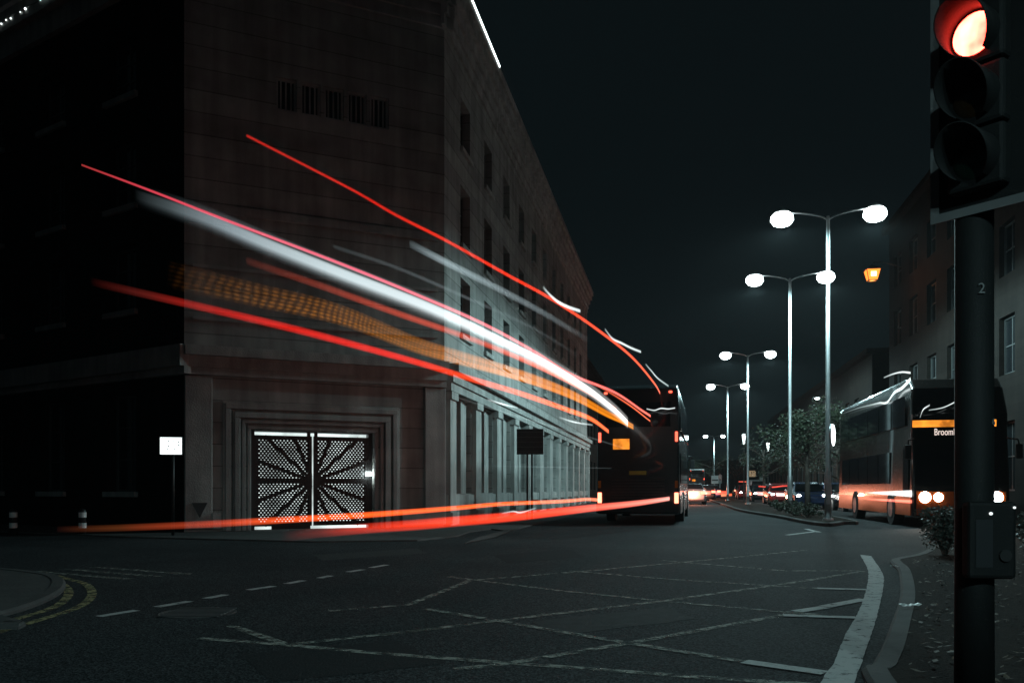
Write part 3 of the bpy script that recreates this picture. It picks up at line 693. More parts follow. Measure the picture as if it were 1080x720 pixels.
# ------------------------------------------------------------------ double decker buses
def bus(name, label, loc, rz, body, skirt, front_on=False, rear_on=False, display=None, dest=True, lamps=True):
    L, Wd, Ht = 10.9, 2.52, 4.3; r = root(name, label, 'bus', (loc[0], loc[1], 0), rz, 'double decker buses'); hw = Wd / 2
    # local: front at y=0 looking towards -y, rear at y=L
    prof = [(0.0, .32), (-.02, .9), (.02, 1.5), (.10, 2.3), (.14, 2.75), (.10, 3.2), (.32, 3.95), (.62, 4.22), (1.1, Ht), (L - .5, Ht), (L - .12, 4.18), (L - .02, 3.6), (L, .9), (L - .03, .32)]
    m = MB(); n = len(prof); vs = []
    for s, ins in ((-1, 0), (1, 0)):
        for y, z in prof:
            vs.append((s * (hw - (.07 if z > 3.9 else 0.0)), y, z))
    fs = [tuple(range(n)), tuple(range(2 * n - 1, n - 1, -1))] + [(i, n + i, n + (i + 1) % n, (i + 1) % n) for i in range(n)]
    m.add(vs, fs)
    bo = m.build('body', body, r, bevel=.07, seg=3)
    bm = bmesh.new(); bm.from_mesh(bo.data); bmesh.ops.recalc_face_normals(bm, faces=bm.faces); bm.to_mesh(bo.data); bm.free()
    e = .012
    for s in (-1, 1):                    # side windows, each deck
        x0, x1 = sorted((s * (hw + .001), s * (hw + e)))
        for k in range(6):
            y0 = .75 + k * 1.62
            m = MB(); m.box(x0, x1, y0, y0 + 1.52, 2.92, 3.78); m.build('window', M_GLASS, r, bevel=.004, seg=1)
        for k in range(6):
            y0 = 1.0 + k * 1.55
            if s < 0 and k == 0: continue
            m = MB(); m.box(x0, x1, y0, y0 + 1.45, 1.25, 2.22); m.build('window', M_GLASS, r, bevel=.004, seg=1)
        m = MB(); x2, x3 = sorted((s * (hw + .001), s * (hw + .02))); m.box(x2, x3, .12, L - .12, .34, .86); m.build('skirt_panel', skirt, r)
        for y in (2.3, 7.6):
            m = MB(); xa = s * (hw - .26); xb = s * (hw + .035); m.tube([(xa, y, .5), (xb, y, .5)], [.5, .5], 24); ty = m.build('wheel', M_TYRE, r)
            m = MB(); m.tube([(xb, y, .5), (s * (hw + .05), y, .5), (s * (hw + .03), y, .5)], [.29, .27, .10], 18); m.build('rim', M_STEEL, ty)
    m = MB(); m.box(-hw - .012, -hw - .001, .35, .95, .36, 2.25); m.build('door', M_GLASS, r)
    def slab(y_of, x0, x1, z0, z1, dy):  # a panel following the raked front, or the rear
        zs = [z0 + (z1 - z0) * k / 4 for k in range(5)]; vs = []
        for z in zs: vs += [(x0, y_of(z) - dy, z), (x1, y_of(z) - dy, z), (x0, y_of(z) + .02 * (1 if dy > 0 else -1), z), (x1, y_of(z) + .02 * (1 if dy > 0 else -1), z)]
        fs = []
        for k in range(4):
            a = 4 * k; b = a + 4; fs += [(a, a + 1, b + 1, b), (a + 2, b + 2, b + 3, a + 3), (a, b, b + 2, a + 2), (a + 1, a + 3, b + 3, b + 1)]
        fs += [(0, 2, 3, 1), (16, 17, 19, 18)]
        mm = MB().add(vs, fs); return mm
    def interp(P):
        def f(z):
            for (ya, za), (yb, zb) in zip(P, P[1:]):
                if za <= z <= zb: return ya + (yb - ya) * (z - za) / (zb - za)
            return P[-1][0] if z > P[-1][1] else P[0][0]
        return f
    fy, ry = interp(prof[:9]), interp(prof[:8:-1])
    slab(fy, -1.12, 1.12, 1.20, 2.42, .012).build('lower_windscreen', M_GLASS, r)
    slab(fy, -1.12, 1.12, 3.14, 3.92, .012).build('upper_windscreen', M_GLASS, r)
    slab(fy, -1.15, 1.15, .36, 1.02, .014).build('bumper', skirt, r)
    dd = slab(fy, -1.10, 1.10, 2.56, 3.04, .014).build('destination_display', pbr('display_black', (.01, .01, .01), .2), r)
    if display:
        slab(fy, -1.22, .95, 2.83, 3.02, .022).build('route_band', M_ORANGE, dd)
        text_mesh('lettering', display, .27, M_TEXT, dd, (-.66, fy(2.6) - .03, 2.60), (R(90), 0, 0), .004).scale = (.66, 1, 1)
    for s in (-1, 1):
        m = MB(); m.tube([(s * .93, .02, .86), (s * .93, -.045, .86), (s * .93, -.06, .86)], [.16, .15, .06], 20); h = m.build('headlight', M_HEAD if front_on else pbr('clear_lens', (.5, .5, .5), .1), r)
        m = MB(); m.tube([(s * .58, .02, .86), (s * .58, -.045, .86), (s * .58, -.06, .86)], [.13, .12, .05], 18); m.build('headlight', M_HEAD if front_on else pbr('clear_lens', (.5, .5, .5), .1), r)  # inner pair added to widen the headlight flare
        m = MB(); m.tube([(s * .92, .02, .56), (s * .92, -.035, .56)], [.075, .07], 14); m.build('indicator', pbr('amber_lens', (.5, .16, .02), .2), r)
        m = MB(); m.tube([(s * 1.2, .08, 2.5), (s * 1.4, -.16, 2.45), (s * 1.42, -.2, 2.3)], .022, 8); mi_ = m.build('mirror', M_BLACK, r)
        m = MB(); m.box(s * 1.42 - .09, s * 1.42 + .09, -.24, -.18, 1.92, 2.32); m.build('mirror_glass', M_BLACK, mi_, bevel=.03)
        m = MB(); m.box(s * 1.16 - .06, s * 1.16 + .06, L - .02, L + .03, .66, .98); m.build('tail_light', M_REDB if rear_on else pbr('red_lens_off', (.3, .01, .01), .2), r, bevel=.015)
        m = MB(); m.box(s * 1.16 - .04, s * 1.16 + .04, L - .04, L + .03, 2.52, 2.82); m.build('marker_light', M_RED if rear_on else pbr('red_lens_off', (.3, .01, .01), .2), r, bevel=.015)
        m = MB(); m.box(s * .98 - .05, s * .98 + .05, L - .2, L - .02, 4.0, 4.06); m.build('roof_marker', M_RED if rear_on else pbr('red_lens_off', (.3, .01, .01), .2), r, bevel=.012)
        m = MB(); m.box(s * 1.16 - .045, s * 1.16 + .045, L - .02, L + .03, 1.12, 1.34); m.build('rear_indicator', pbr('amber_lens', (.5, .16, .02), .2), r)
    slab(ry, -.98, .98, 2.98, 3.72, -.014).build('rear_window', M_GLASS, r)
    m = MB()
    for k in range(9): m.box(-.8, .8, L - .01, L + .018, .62 + k * .09, .66 + k * .09)
    m.build('engine_grille', M_BLACK, r)
    m = MB(); m.box(-.26, .26, L, L + .016, 1.52, 1.64); m.build('number_plate', pbr('plain_yellow_plate', (.5, .4, .05), .5), r)
    m = MB(); m.box(.25, .75, L, L + .02, 2.30, 2.62); m.build('rear_display', M_ORANGE if rear_on else M_BLACK, r)
    if front_on:
        for s in (-1, 1): light('SPOT', 'headlight_beam', (s * .93, -.12, .84), 110, (1, .80, .66), r, .1, 130, .9, (R(84), 0, R(180)))
    return r
P_DARK = pbr('dark_bus_paint', (.015, .013, .012), .22, var=.15, coat=.6)
P_OR = pbr('orange_bus_paint', (.55, .10, .015), .28, var=.12, coat=.5)
P_GREY = pbr('grey_blue_bus_paint', (.020, .025, .027), .25, var=.15, coat=.5)
P_WHITE = pbr('white_bus_paint', (.6, .6, .6), .35, var=.1)
P_REDP = pbr('red_bus_paint', (.5, .03, .03), .35, var=.1)
bus('double_decker_bus', 'oncoming dark double-decker bus with an orange destination band and bright headlights', (11.25 + 1.24, 24.0 - .24), ROT, P_DARK, P_OR, front_on=True, display='Broomh')
# departing bus: rear at D=26, heading away
hd = -R(13)
rear = Vector((3.83, 26.0)); fwd = Vector((math.sin(-hd), math.cos(-hd)))
fpt = rear + fwd * 10.9
bus('double_decker_bus', 'dark double-decker bus seen from behind with lit red tail lights in front of the colonnade', (fpt.x, fpt.y), hd + R(180), P_GREY, P_GREY, rear_on=True)
rear2 = Vector(at(735, 140)); fpt = rear2 + DIR * 10.9
bus('double_decker_bus', 'small distant white and red double-decker bus amid the tail lights', (fpt.x, fpt.y), ROT + R(180), P_WHITE, P_REDP, rear_on=True)

# ------------------------------------------------------------------ cars
def car(label, x, D, rz, paint, head=False, tail=False, van=False, pw=1.0):
    X, Y = at(x, D); nm = 'van' if van else 'car'
    r = root(nm, label, nm, (X, Y, 0), rz, 'cars in the evening traffic')
    # local: front at -y
    hw = .92
    if van: st = [(-2.5, .35, .75, .80, .8, .7), (-2.3, .25, 1.05, 1.1, .95, .85), (-1.5, .22, 1.15, 1.75, .97, .8), (-1.2, .2, 1.2, 2.05, .97, .86), (2.3, .2, 1.2, 2.1, .97, .88), (2.5, .28, 1.15, 2.0, .94, .85)]
    else: st = [(-2.1, .35, .62, .64, .72, .6), (-1.9, .22, .74, .78, .86, .7), (-1.0, .18, .88, .92, .92, .72), (-.3, .18, .92, 1.36, .92, .64), (.2, .18, .93, 1.46, .92, .64), (1.0, .18, .95, 1.42, .92, .63), (1.75, .2, .98, 1.05, .90, .72), (2.05, .25, .90, .93, .86, .7), (2.15, .38, .7, .72, .78, .66)]
    vs, fs = [], []
    for y, z0, zb, zt, wb_, wt in st: vs += [(-wb_ * .94, y, z0), (-wb_, y, (z0 + zb) / 2), (-wb_ * .97, y, zb), (-wt, y, zt), (wt, y, zt), (wb_ * .97, y, zb), (wb_, y, (z0 + zb) / 2), (wb_ * .94, y, z0)]
    for i in range(len(st) - 1):
        for k in range(8): fs.append((i * 8 + k, (i + 1) * 8 + k, (i + 1) * 8 + (k + 1) % 8, i * 8 + (k + 1) % 8))
    fs += [tuple(range(8)), tuple(range(len(vs) - 1, len(vs) - 9, -1))]
    b = MB().add(vs, fs).build('body', paint, r, smooth=False, bevel=.035)
    bm = bmesh.new(); bm.from_mesh(b.data); bmesh.ops.recalc_face_normals(bm, faces=bm.faces); bm.to_mesh(b.data); bm.free()
    ya, za, yb, zb = (-1.5, 1.75, -2.25, 1.12) if van else (-.34, 1.34, -.96, .95)
    for nmw, (y1, z1, y2, z2) in (('windscreen', (ya, za, yb, zb)), ('rear_window', (2.5, 1.95, 2.53, 1.3) if van else (1.12, 1.40, 1.72, 1.06))):
        s = -1 if nmw == 'windscreen' else 1; d = .02
        m = MB(); q = [(-.60, y1, z1), (.60, y1, z1), (.72, y2, z2), (-.72, y2, z2)]
        m.hexa([(a, b_ + s * .004, c) for a, b_, c in q] + [(a, b_ + s * d, c + d) for a, b_, c in q]); m.build(nmw, M_GLASS, r)
    for s in (-1, 1):
        m = MB(); q = [(s * .915, -.75, .98), (s * .915, 1.4, 1.02), (s * .66, .95, 1.36), (s * .66, -.25, 1.33)] if not van else [(s * .97, -1.7, 1.25), (s * .97, -.6, 1.25), (s * .87, -.6, 1.85), (s * .87, -1.35, 1.85)]
        m.hexa(q + [(a + s * .02, b_, c + .01) for a, b_, c in q]); m.build('side_window', M_GLASS, r)
        for y in (-1.35, 1.35):
            m = MB(); m.tube([(s * .70, y, .32), (s * .93, y, .32)], [.32, .32], 18); w = m.build('wheel', M_TYRE, r)
            m = MB(); m.tube([(s * .93, y, .32), (s * .945, y, .32)], [.2, .18], 14); m.build('rim', M_STEEL, w)
        m = MB(); yq = -2.36 if van else -1.98; m.tube([(s * .64, yq + .1, .68), (s * .64, yq - .03, .68), (s * .64, yq - .05, .68)], [.12, .11, .04], 12); m.build('headlight', M_HEAD if head else pbr('clear_lens', (.5, .5, .5), .1), r)
        m = MB(); yq = 2.42 if van else 2.02; m.box(s * .70 - .17, s * .70 + .17, yq, yq + .14, .72, .92); m.build('tail_light', M_REDB if tail else pbr('red_lens_off', (.3, .01, .01), .2), r, bevel=.015)
    if head: light('SPOT', 'headlight_beam', (0, -2.3, .7), 50 * pw, (1, .95, .88), r, .2, 140, .9, (R(82), 0, R(180)))
    if tail: light('POINT', 'tail_glow', (0, 2.45, .8), 55 * pw, (1, .30, .17), r, .2)
    return r
C_B = pbr('black_car_paint', (.02, .02, .022), .2, coat=.8); C_S = pbr('silver_car_paint', (.35, .36, .37), .3, metal=.5, coat=.6)
C_R = pbr('red_car_paint', (.25, .02, .02), .25, coat=.8); C_U = pbr('blue_car_paint', (.03, .05, .12), .25, coat=.8); C_W = pbr('white_car_paint', (.6, .6, .6), .35, coat=.5)
AW, TO = ROT + R(180), ROT
car('silver car with red tail lights just right of the departing bus', 730, 60, AW, C_S, tail=True, pw=7)
car('dark car with red tail lights waiting left of the third lamp pole', 743, 78, AW, C_B, tail=True, pw=6)
car('red car with tail lights on in the queue below the distant bus', 731, 98, AW, C_R, tail=True, pw=1.5)
car('small blue car with tail lights on, farthest in the queue near the fourth lamp pole', 751, 118, AW, C_U, tail=True, pw=1.5)
car('silver oncoming car with headlights between the second and third lamp poles, rear of the file', 812, 92, TO, C_S, head=True)
car('dark oncoming car with headlights just left of the second lamp pole', 823, 76, TO, C_B, head=True)
car('red oncoming car with headlights just right of the second lamp pole', 846, 64, TO, C_R, head=True)
car('white van with big red tail lights right of the third lamp pole', 797, 100, AW, C_W, tail=True, van=True, pw=2.5)
car('blue oncoming car with headlights beside the nearest lamp pole', 880, 50, TO, C_U, head=True, pw=.7)
car('black oncoming car following close behind the bus', 904, 42, TO, C_B, head=True, pw=.7)
car('blue oncoming car with headlights in the median lane, nearest of that lane', 850, 47, TO, C_U, head=True, pw=.7)
car('dark red oncoming car with headlights in the median lane behind the blue one', 822, 58.5, TO, C_R, head=True)
car('black oncoming car with headlights in the median lane, behind the second lamp pole', 803, 70, TO, C_B, head=True)
car('red oncoming car in the median lane, farthest of that lane', 787, 85, TO, C_R, head=True)
car('dark blue car with tail lights in the median lane beside the waiting dark car', 750, 90, AW, C_U, tail=True, pw=3)
car('far dark car with tail lights beyond the white van', 780, 125, AW, C_B, tail=True, pw=1.5)

# ------------------------------------------------------------------ signs, bollards, lantern
X, Y = at(180.5, 19.6)
r = root('lit_sign', 'small square sign glowing white on a thin post by the gate bay', 'illuminated sign', (X, Y, 0), R(12))
m = MB(); m.tube([(0.03, .05, 0), (0.03, .05, 2.28)], .035, 12); m.build('post', M_BLACK, r, smooth=True)
m = MB(); m.box(-.25, .25, -.03, .03, 1.87, 2.29); m.build('casing', M_STEEL, r, bevel=.015)
m = MB(); m.box(-.232, .232, -.036, -.031, 1.888, 2.272); f = m.build('sign_face', M_SIGNL, r)
m = MB()
for row, (z, n, w) in enumerate(((2.19, 4, .05), (2.10, 4, .06), (2.0, 5, .045))):
    for k in range(n):
        x = -.16 + .33 * k / (n - 1); z_ = z + random.uniform(-.015, .015); m.box(x - w * .35, x - w * .1, -.038, -.0362, z_ - .025, z_ + .025); m.box(x - w * .1, x + w * .4, -.038, -.0362, z_ - .005 - .02 * (k % 2), z_ + .005)
m.build('lettering', emit('sign_grey', (.6, .75, .75), .3), f)
X, Y = at(559, 27.5)
r = root('direction_sign', 'dark square sign panel on two posts in front of the colonnade', 'road sign', (X, Y, .1), R(-4))
m = MB(); m.box(-.43, .43, -.012, .012, 2.1, 2.92); pn = m.build('panel', pbr('sign_back', (.03, .035, .035), .6), r)
m = MB()
for k in range(5): m.box(-.41, .41, -.035, -.013, 2.17 + k * .16, 2.19 + k * .16)
m.build('rail', pbr('rail_grey', (.08, .085, .085), .5), pn)
for s in (-.09, .06):
    m = MB(); m.cyl((s, .045, 0), (s, .045, 2.85), .032, n=12); m.build('post', M_BLACK, r)
for x, lb in ((87, 'low black bollard with two pale bands, the one nearer the gate'), (14, 'low black bollard with two pale bands, farther left near the frame edge')):
    X, Y = at(x, 20.2)
    r = root('bollard', lb, 'bollard', (X, Y, 0), 0, 'banded bollards')
    m = MB(); m.tube([(0, 0, 0), (0, 0, .55), (0, 0, .6), (0, 0, .63)], [.085, .085, .07, .02], 16); m.build('post', M_BLACK, r, smooth=True)
    for z in (.17, .42):
        m = MB(); m.tube([(0, 0, z), (0, 0, z + .12)], .088, 16); m.build('reflective_band', M_WHITEP, r)
X, Y = at(920, 40.4)
r = root('wall_lantern', 'orange glowing lantern on a bracket high on the tall brick building', 'lantern', (X, Y, 11.2), ROT)
m = MB(); vs = []
for z, w in ((-.25, .20), (.22, .31)): vs += [(-w, -w, z), (w, -w, z), (w, w, z), (-w, w, z)]
m.hexa(vs).build('lantern_glass', M_ORL, r)
m = MB(); m.box(-.12, .12, -.325, -.30, -.12, .1); m.build('bulb', M_ORH, r)
m = MB(); vs = []
for z, w in ((.22, .36), (.42, .12)): vs += [(-w, -w, z), (w, -w, z), (w, w, z), (-w, w, z)]
m.hexa(vs); vs = []
for z, w in ((-.29, .16), (-.25, .22)): vs += [(-w, -w, z), (w, -w, z), (w, w, z), (-w, w, z)]
m.hexa(vs)
for a, b in ((-1, -1), (1, -1), (1, 1), (-1, 1)): m.tube([(a * .205, b * .205, -.25), (a * .315, b * .315, .22)], .018, 6)
m.build('lantern_frame', M_BLACK, r)
m = MB(); m.tube(spline([(0, 0, .42), (.1, 0, .6), (.6, 0, .55), (1.35, 0, .3)], 5), .03, 8); m.build('bracket', M_BLACK, r)
light('POINT', 'lantern_light', (0, 0, -.45), 60, (1, .3, .06), r, .2)
def plate_sign(x, y, h, w, hh, label, col):
    D = (h - CAMH) * FPX / (HOR - y); X, Y = at(x, D)
    r = root('road_sign', label, 'road sign', (X, Y, .1), 0, 'plate signs along the median')
    m = MB(); m.cyl((0, .05, 0), (0, .05, h + hh / 2), .04, n=10); m.build('post', M_STEEL, r)
    m = MB(); m.box(-w / 2, w / 2, -.015, .015, h - hh / 2 - .1, h + hh / 2 - .1); p = m.build('plate', col, r, bevel=.006, seg=1)
    m = MB(); m.box(-w / 2 + .06, w / 2 - .06, -.019, -.016, h - .22, h - .08); m.build('stripe', M_FRAME, p)
plate_sign(754, 505.5, 2.1, .8, .9, 'pale square plate sign left of the fourth lamp pole', M_WHITEP)
plate_sign(759.5, 505, 2.1, .35, .9, 'narrow grey plate sign beside the pale square one', M_SIGNB)
plate_sign(804, 507, 2.0, .65, .95, 'pale upright plate sign between the second and third lamp poles', M_WHITEP)

# ------------------------------------------------------------------ trees and shrubs
def leaves(m, c, rad, n, size, sq=(1, 1, .8)):
    for _ in range(n):
        d = Vector((random.gauss(0, 1), random.gauss(0, 1), random.gauss(0, 1))).normalized() * rad * random.random() ** .45
        p = Vector(c) + Vector((d.x * sq[0], d.y * sq[1], d.z * sq[2])); s = size * random.uniform(.6, 1.3)
        a = Vector((random.gauss(0, 1), random.gauss(0, 1), random.gauss(0, .6))).normalized(); b = a.orthogonal().normalized()
        b.rotate(Matrix.Rotation(random.uniform(0, 6.28), 3, a))
        m.add([p - a * s, p + b * s * .45, p + a * s, p - b * s * .45], [(0, 1, 2, 3)])
def tree_mesh(h, cr, n):
    t = MB(); t.tube([(0, 0, 0), (.03, .02, h * .3), (-.04, .05, h * .55), (0, 0, h * .8)], [.14, .11, .08, .03], 10); cw = MB()
    for k in range(11):
        a = k * 2.4 + random.uniform(-.3, .3); z0 = h * random.uniform(.35, .7); ln = cr * random.uniform(.55, 1.05); z1 = z0 + h * random.uniform(.08, .28)
        e = (ln * math.cos(a), ln * math.sin(a), z1)
        t.tube([(0, 0, z0), (e[0] * .5, e[1] * .5, z0 + (z1 - z0) * .6), e], [.05, .035, .012], 6)
        for j in range(3): leaves(cw, (e[0] * random.uniform(.6, 1.1), e[1] * random.uniform(.6, 1.1), z1 + random.uniform(-.4, .5)), cr * random.uniform(.22, .36), n // 33, .085)
    return t, cw
def place_tree(label, X, Y, h, cr, n=3600):
    r = root('street_tree', label, 'tree', (X, Y, .1), random.uniform(0, 6), 'street trees'); t, c = tree_mesh(h, cr, n)
    t.build('trunk', M_BARK, r, smooth=True); c.build('crown', M_LEAF, r)
place_tree('dark leafy tree with open branches behind the round sign', *at(852, 41), 5.2, 2.3, 4500)
place_tree('thin street tree between the third and fourth lamp poles', *at(806, 66), 5.0, 2.0, 2200)
place_tree('far street tree at the left of the farthest lamp', *at(752, 150), 7.5, 4, 1800)
place_tree('far street tree behind the plate signs', *at(777, 120), 6.5, 3.2, 1800)
place_tree('bushy tree behind the cars near the nearest lamp pole', *at(884, 57), 4.6, 2.2, 2200)
place_tree('dim tree beyond the oncoming cars', *at(831, 105), 6.2, 3.2, 1800)
def shrub(name, label, X, Y, z, h, w, n, size, mat):
    r = root(name, label, 'shrub', (X, Y, z), random.uniform(0, 6), 'shrubs in the planted beds'); st, lv = MB(), MB()
    for k in range(16):
        a = random.uniform(0, 6.28); q = random.uniform(.2, 1) * w; zz = h * random.uniform(.45, 1)
        e = (q * math.cos(a), q * math.sin(a), zz); st.tube([(e[0] * .1, e[1] * .1, 0), (e[0] * .5, e[1] * .5, zz * .6), e], [.014, .01, .004], 5)
        leaves(lv, (e[0] * .9, e[1] * .9, zz * .9), h * .22, n // 32, size); leaves(lv, (e[0] * .6, e[1] * .6, zz * .55), h * .24, n // 32, size)
    st.build('stems', M_BARK, r); lv.build('foliage', mat, r)
shrub('leafy_shrub', 'pale leafy shrub at the verge edge in front of the bus', 6.95, 13.7, .045, .80, .32, 2600, .035, M_BUSHL)
shrub('leafy_shrub', 'dim leafy shrub just behind the signal post', 8.3, 13.2, .045, .7, .6, 2200, .035, M_BUSHL)
for k, (x, D, lb) in enumerate(((851, 29.5, 'low dark shrub at the foot of the nearest lamp pole'), (838, 31.5, 'low dark shrub in the median, second from the nearest lamp pole'), (822, 38, 'low dark shrub in the median just left of the second lamp pole'))):
    shrub('low_shrub', lb, *at(x, D), .11, .5, .8, 1500, .04, M_LEAF)
m = MB()
for _ in range(5200):
    D = 3.0 + 13 * random.random() ** 1.5; x = random.uniform(1.6, 9.0)
    edge = [p.x for p in sorted(bed, key=lambda p: abs(p.y - D))[:1]][0]
    if x < edge + .05 or (D > 12.5 and x < edge + .3): continue
    s = random.uniform(.012, .04); a = random.uniform(0, 6.28); c_, s_ = math.cos(a) * s, math.sin(a) * s; t = random.uniform(-.01, .02); z = .051 + random.uniform(0, .015)
    m.add([(x - c_, D - s_, z), (x + s_ * .5, D - c_ * .5, z + .006), (x + c_, D + s_, z + t * .5 + .01), (x - s_ * .5, D + c_ * .5, z + .004)], [(0, 1, 2, 3)])
tag(m.build('leaf_litter', pbr('dead_leaf', (.10, .075, .05), .8, var=.7, scale=2.5)), 'dead leaves scattered over the dark soil of the verge', 'leaf litter', kind='stuff')
for (x, y, w, l, a, lb) in ((960, 639.5, .20, .055, .25, 'crumpled white paper scrap lying on the kerb edge of the soil'), (944, 598, .11, .05, -.9, 'small white scrap by the bend of the kerb near the shrub')):
    X, Y = gp(x, y, .06); m = MB(); n = 7; vs, fs = [], []
    for i in range(n):
        for j in range(3):
            u, v = (i / (n - 1) - .5) * w, (j / 2 - .5) * l
            vs.append((X + u * math.cos(a) - v * math.sin(a), Y + u * math.sin(a) + v * math.cos(a), .07 + random.uniform(0, .022)))
    for i in range(n - 1):
        for j in range(2): fs.append((i * 3 + j, (i + 1) * 3 + j, (i + 1) * 3 + j + 1, i * 3 + j + 1))
    tag(m.add(vs, fs).build('paper_scrap', M_WHITEP), lb, 'litter', 'paper scraps on the verge')

# ------------------------------------------------------------------ glowing streaks of light over the road
def glow_mat(name, gain, bead=0.0, lattice=False):
    m = bpy.data.materials.new(name); m.use_nodes = True; n, l = m.node_tree.nodes, m.node_tree.links; n.clear()
    o = n.new('ShaderNodeOutputMaterial'); e = n.new('ShaderNodeEmission'); t = n.new('ShaderNodeBsdfTransparent'); ad = n.new('ShaderNodeAddShader')
    c = n.new('ShaderNodeVertexColor'); c.layer_name = 'glow'; l.new(c.outputs['Color'], e.inputs[0]); e.inputs[1].default_value = gain
    if bead:
        uv = n.new('ShaderNodeUVMap'); uv.uv_map = 'along'; sp_ = n.new('ShaderNodeSeparateXYZ'); l.new(uv.outputs[0], sp_.inputs[0])
        def wave(sock, f, ph=None):
            mu = n.new('ShaderNodeMath'); mu.operation = 'MULTIPLY'; mu.inputs[1].default_value = f; l.new(sock, mu.inputs[0]); s = mu.outputs[0]
            if ph is not None:
                a = n.new('ShaderNodeMath'); a.operation = 'ADD'; l.new(s, a.inputs[0]); l.new(ph, a.inputs[1]); s = a.outputs[0]
            si = n.new('ShaderNodeMath'); si.operation = 'SINE'; l.new(s, si.inputs[0])
            mr = n.new('ShaderNodeMapRange'); mr.inputs['From Min'].default_value = -1; mr.inputs['To Min'].default_value = .25; mr.inputs['To Max'].default_value = 1; l.new(si.outputs[0], mr.inputs['Value']); return mr.outputs['Result']
        nz = n.new('ShaderNodeTexNoise'); nz.inputs['Scale'].default_value = 1.6; nz.inputs['Detail'].default_value = 3; l.new(uv.outputs[0], nz.inputs['Vector'])
        p1 = n.new('ShaderNodeMath'); p1.operation = 'MULTIPLY_ADD'; p1.inputs[1].default_value = 5; nm = n.new('ShaderNodeMath'); nm.operation = 'MULTIPLY'; nm.inputs[1].default_value = 9; l.new(nz.outputs['Fac'], nm.inputs[0]); l.new(nm.outputs[0], p1.inputs[2]); l.new(sp_.outputs['Y'], p1.inputs[0])
        w1 = wave(sp_.outputs['X'], bead, p1.outputs[0]); w2 = wave(sp_.outputs['Y'], 40)
        q0 = n.new('ShaderNodeMath'); q0.operation = 'MULTIPLY'; l.new(w1, q0.inputs[0]); l.new(w2, q0.inputs[1])
        fz = n.new('ShaderNodeMapRange'); fz.inputs['From Min'].default_value = 1.5; fz.inputs['From Max'].default_value = 6.5; fz.inputs['To Max'].default_value = .85; l.new(sp_.outputs['X'], fz.inputs['Value'])
        q = n.new('ShaderNodeMix'); l.new(fz.outputs['Result'], q.inputs['Factor']); l.new(q0.outputs[0], q.inputs['A']); q.inputs['B'].default_value = .75
        q2 = n.new('ShaderNodeMath'); q2.operation = 'MULTIPLY'; q2.inputs[1].default_value = gain; l.new(q.outputs[0], q2.inputs[0]); l.new(q2.outputs[0], e.inputs[1])
    l.new(e.outputs[0], ad.inputs[0]); l.new(t.outputs[0], ad.inputs[1]); l.new(ad.outputs[0], o.inputs[0]); m.cycles.emission_sampling = 'NONE'
    return m
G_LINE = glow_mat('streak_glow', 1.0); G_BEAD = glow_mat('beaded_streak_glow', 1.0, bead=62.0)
def lift(pts, h):                        # points of a lamp carried at one height above the road
    out = []
    for p in pts:
        x, y = p[:2]; D = FPX * (h - CAMH) / (HOR - y); out.append(((x - CX) / FPX * D, D, h))
    return out
OB_ = 0
def ramp(stops, t):
    for (a, ca), (b, cb) in zip(stops, stops[1:]):
        if t <= b: f = (t - a) / max(1e-6, b - a); return [u + (v - u) * f for u, v in zip(ca, cb)]
    return list(stops[-1][1])
def streak(label, pts, h, width, cols, profile, mat=None, name='light_streak', world=False):
    """one band of light along the path: 'profile' is a list of (offset 0..1, brightness) down the band."""
    P = spline(pts if world else lift(pts, h), 12); n = len(P); d = [0]
    for a, b in zip(P, P[1:]): d.append(d[-1] + (b - a).length)
    np_ = len(profile); vs, fs, co, uvs = [], [], [], []
    wd = width if isinstance(width, (list, tuple)) else (width, width)
    for i, p in enumerate(P):
        t = i / (n - 1); c = ramp(cols, t); ww = wd[0] + (wd[1] - wd[0]) * t
        for off, br in profile:
            vs.append((p.x, p.y, p.z + ww * (.5 - off))); co.append([q * br for q in c] + [1]); uvs.append((d[i], off))
    for i in range(n - 1):
        for k in range(np_ - 1): fs.append((i * np_ + k, (i + 1) * np_ + k, (i + 1) * np_ + k + 1, i * np_ + k + 1))
    me = bpy.data.meshes.new(name); me.from_pydata(vs, [], fs)
    ca = me.color_attributes.new('glow', 'FLOAT_COLOR', 'POINT'); 
    for i, c in enumerate(co): ca.data[i].color = c
    uv = me.uv_layers.new(name='along')
    for lp in me.loops: uv.data[lp.index].uv = uvs[lp.vertex_index]
    me.materials.append(mat or G_LINE); o = bpy.data.objects.new(name, me); COL.objects.link(o)
    return tag(o, label, 'light streak', 'streaks of vehicle light over the road')
LINE = [(0, .0), (.14, .62), (.34, .95), (.5, 1.25), (.66, .95), (.86, .62), (1, .0)]
R_, O_ = (2.2, .16, .06), (2.4, .42, .12)
streak('thin red light streak arching highest over the road', [(260, 143), (371, 200), (418, 227), (472, 254.5), (534.5, 289.5), (581, 315), (628, 346), (667, 377), (690, 404), (697, 416)], 4.0, (.030, .10), [(0, (.40, .012, .008)), (.2, (.6, .010, .004)), (.5, (1.0, .04, .012)), (.85, (1.7, .2, .09)), (1, (1.6, .32, .2))], LINE)
streak('hair-thin pink light streak running along the top of the white band', [(86, 174), (161, 202), (243, 234), (359, 278), (440, 311), (513, 343), (564, 371), (604, 395.5), (649, 414), (676, 432), (689, 441), (697, 451)], 3.3, (.016, .10), [(0, (.35, .03, .03)), (.1, (.7, .05, .08)), (.3, (.9, .08, .16)), (.6, (1.3, .2, .2)), (1, (2.0, .35, .22))], LINE)
WB = [(0, 0), (.10, .10), (.2, .18), (.27, .08), (.31, .65), (.38, 1.0), (.60, 1.05), (.70, .6), (.80, .2), (.9, .05), (1, 0)]
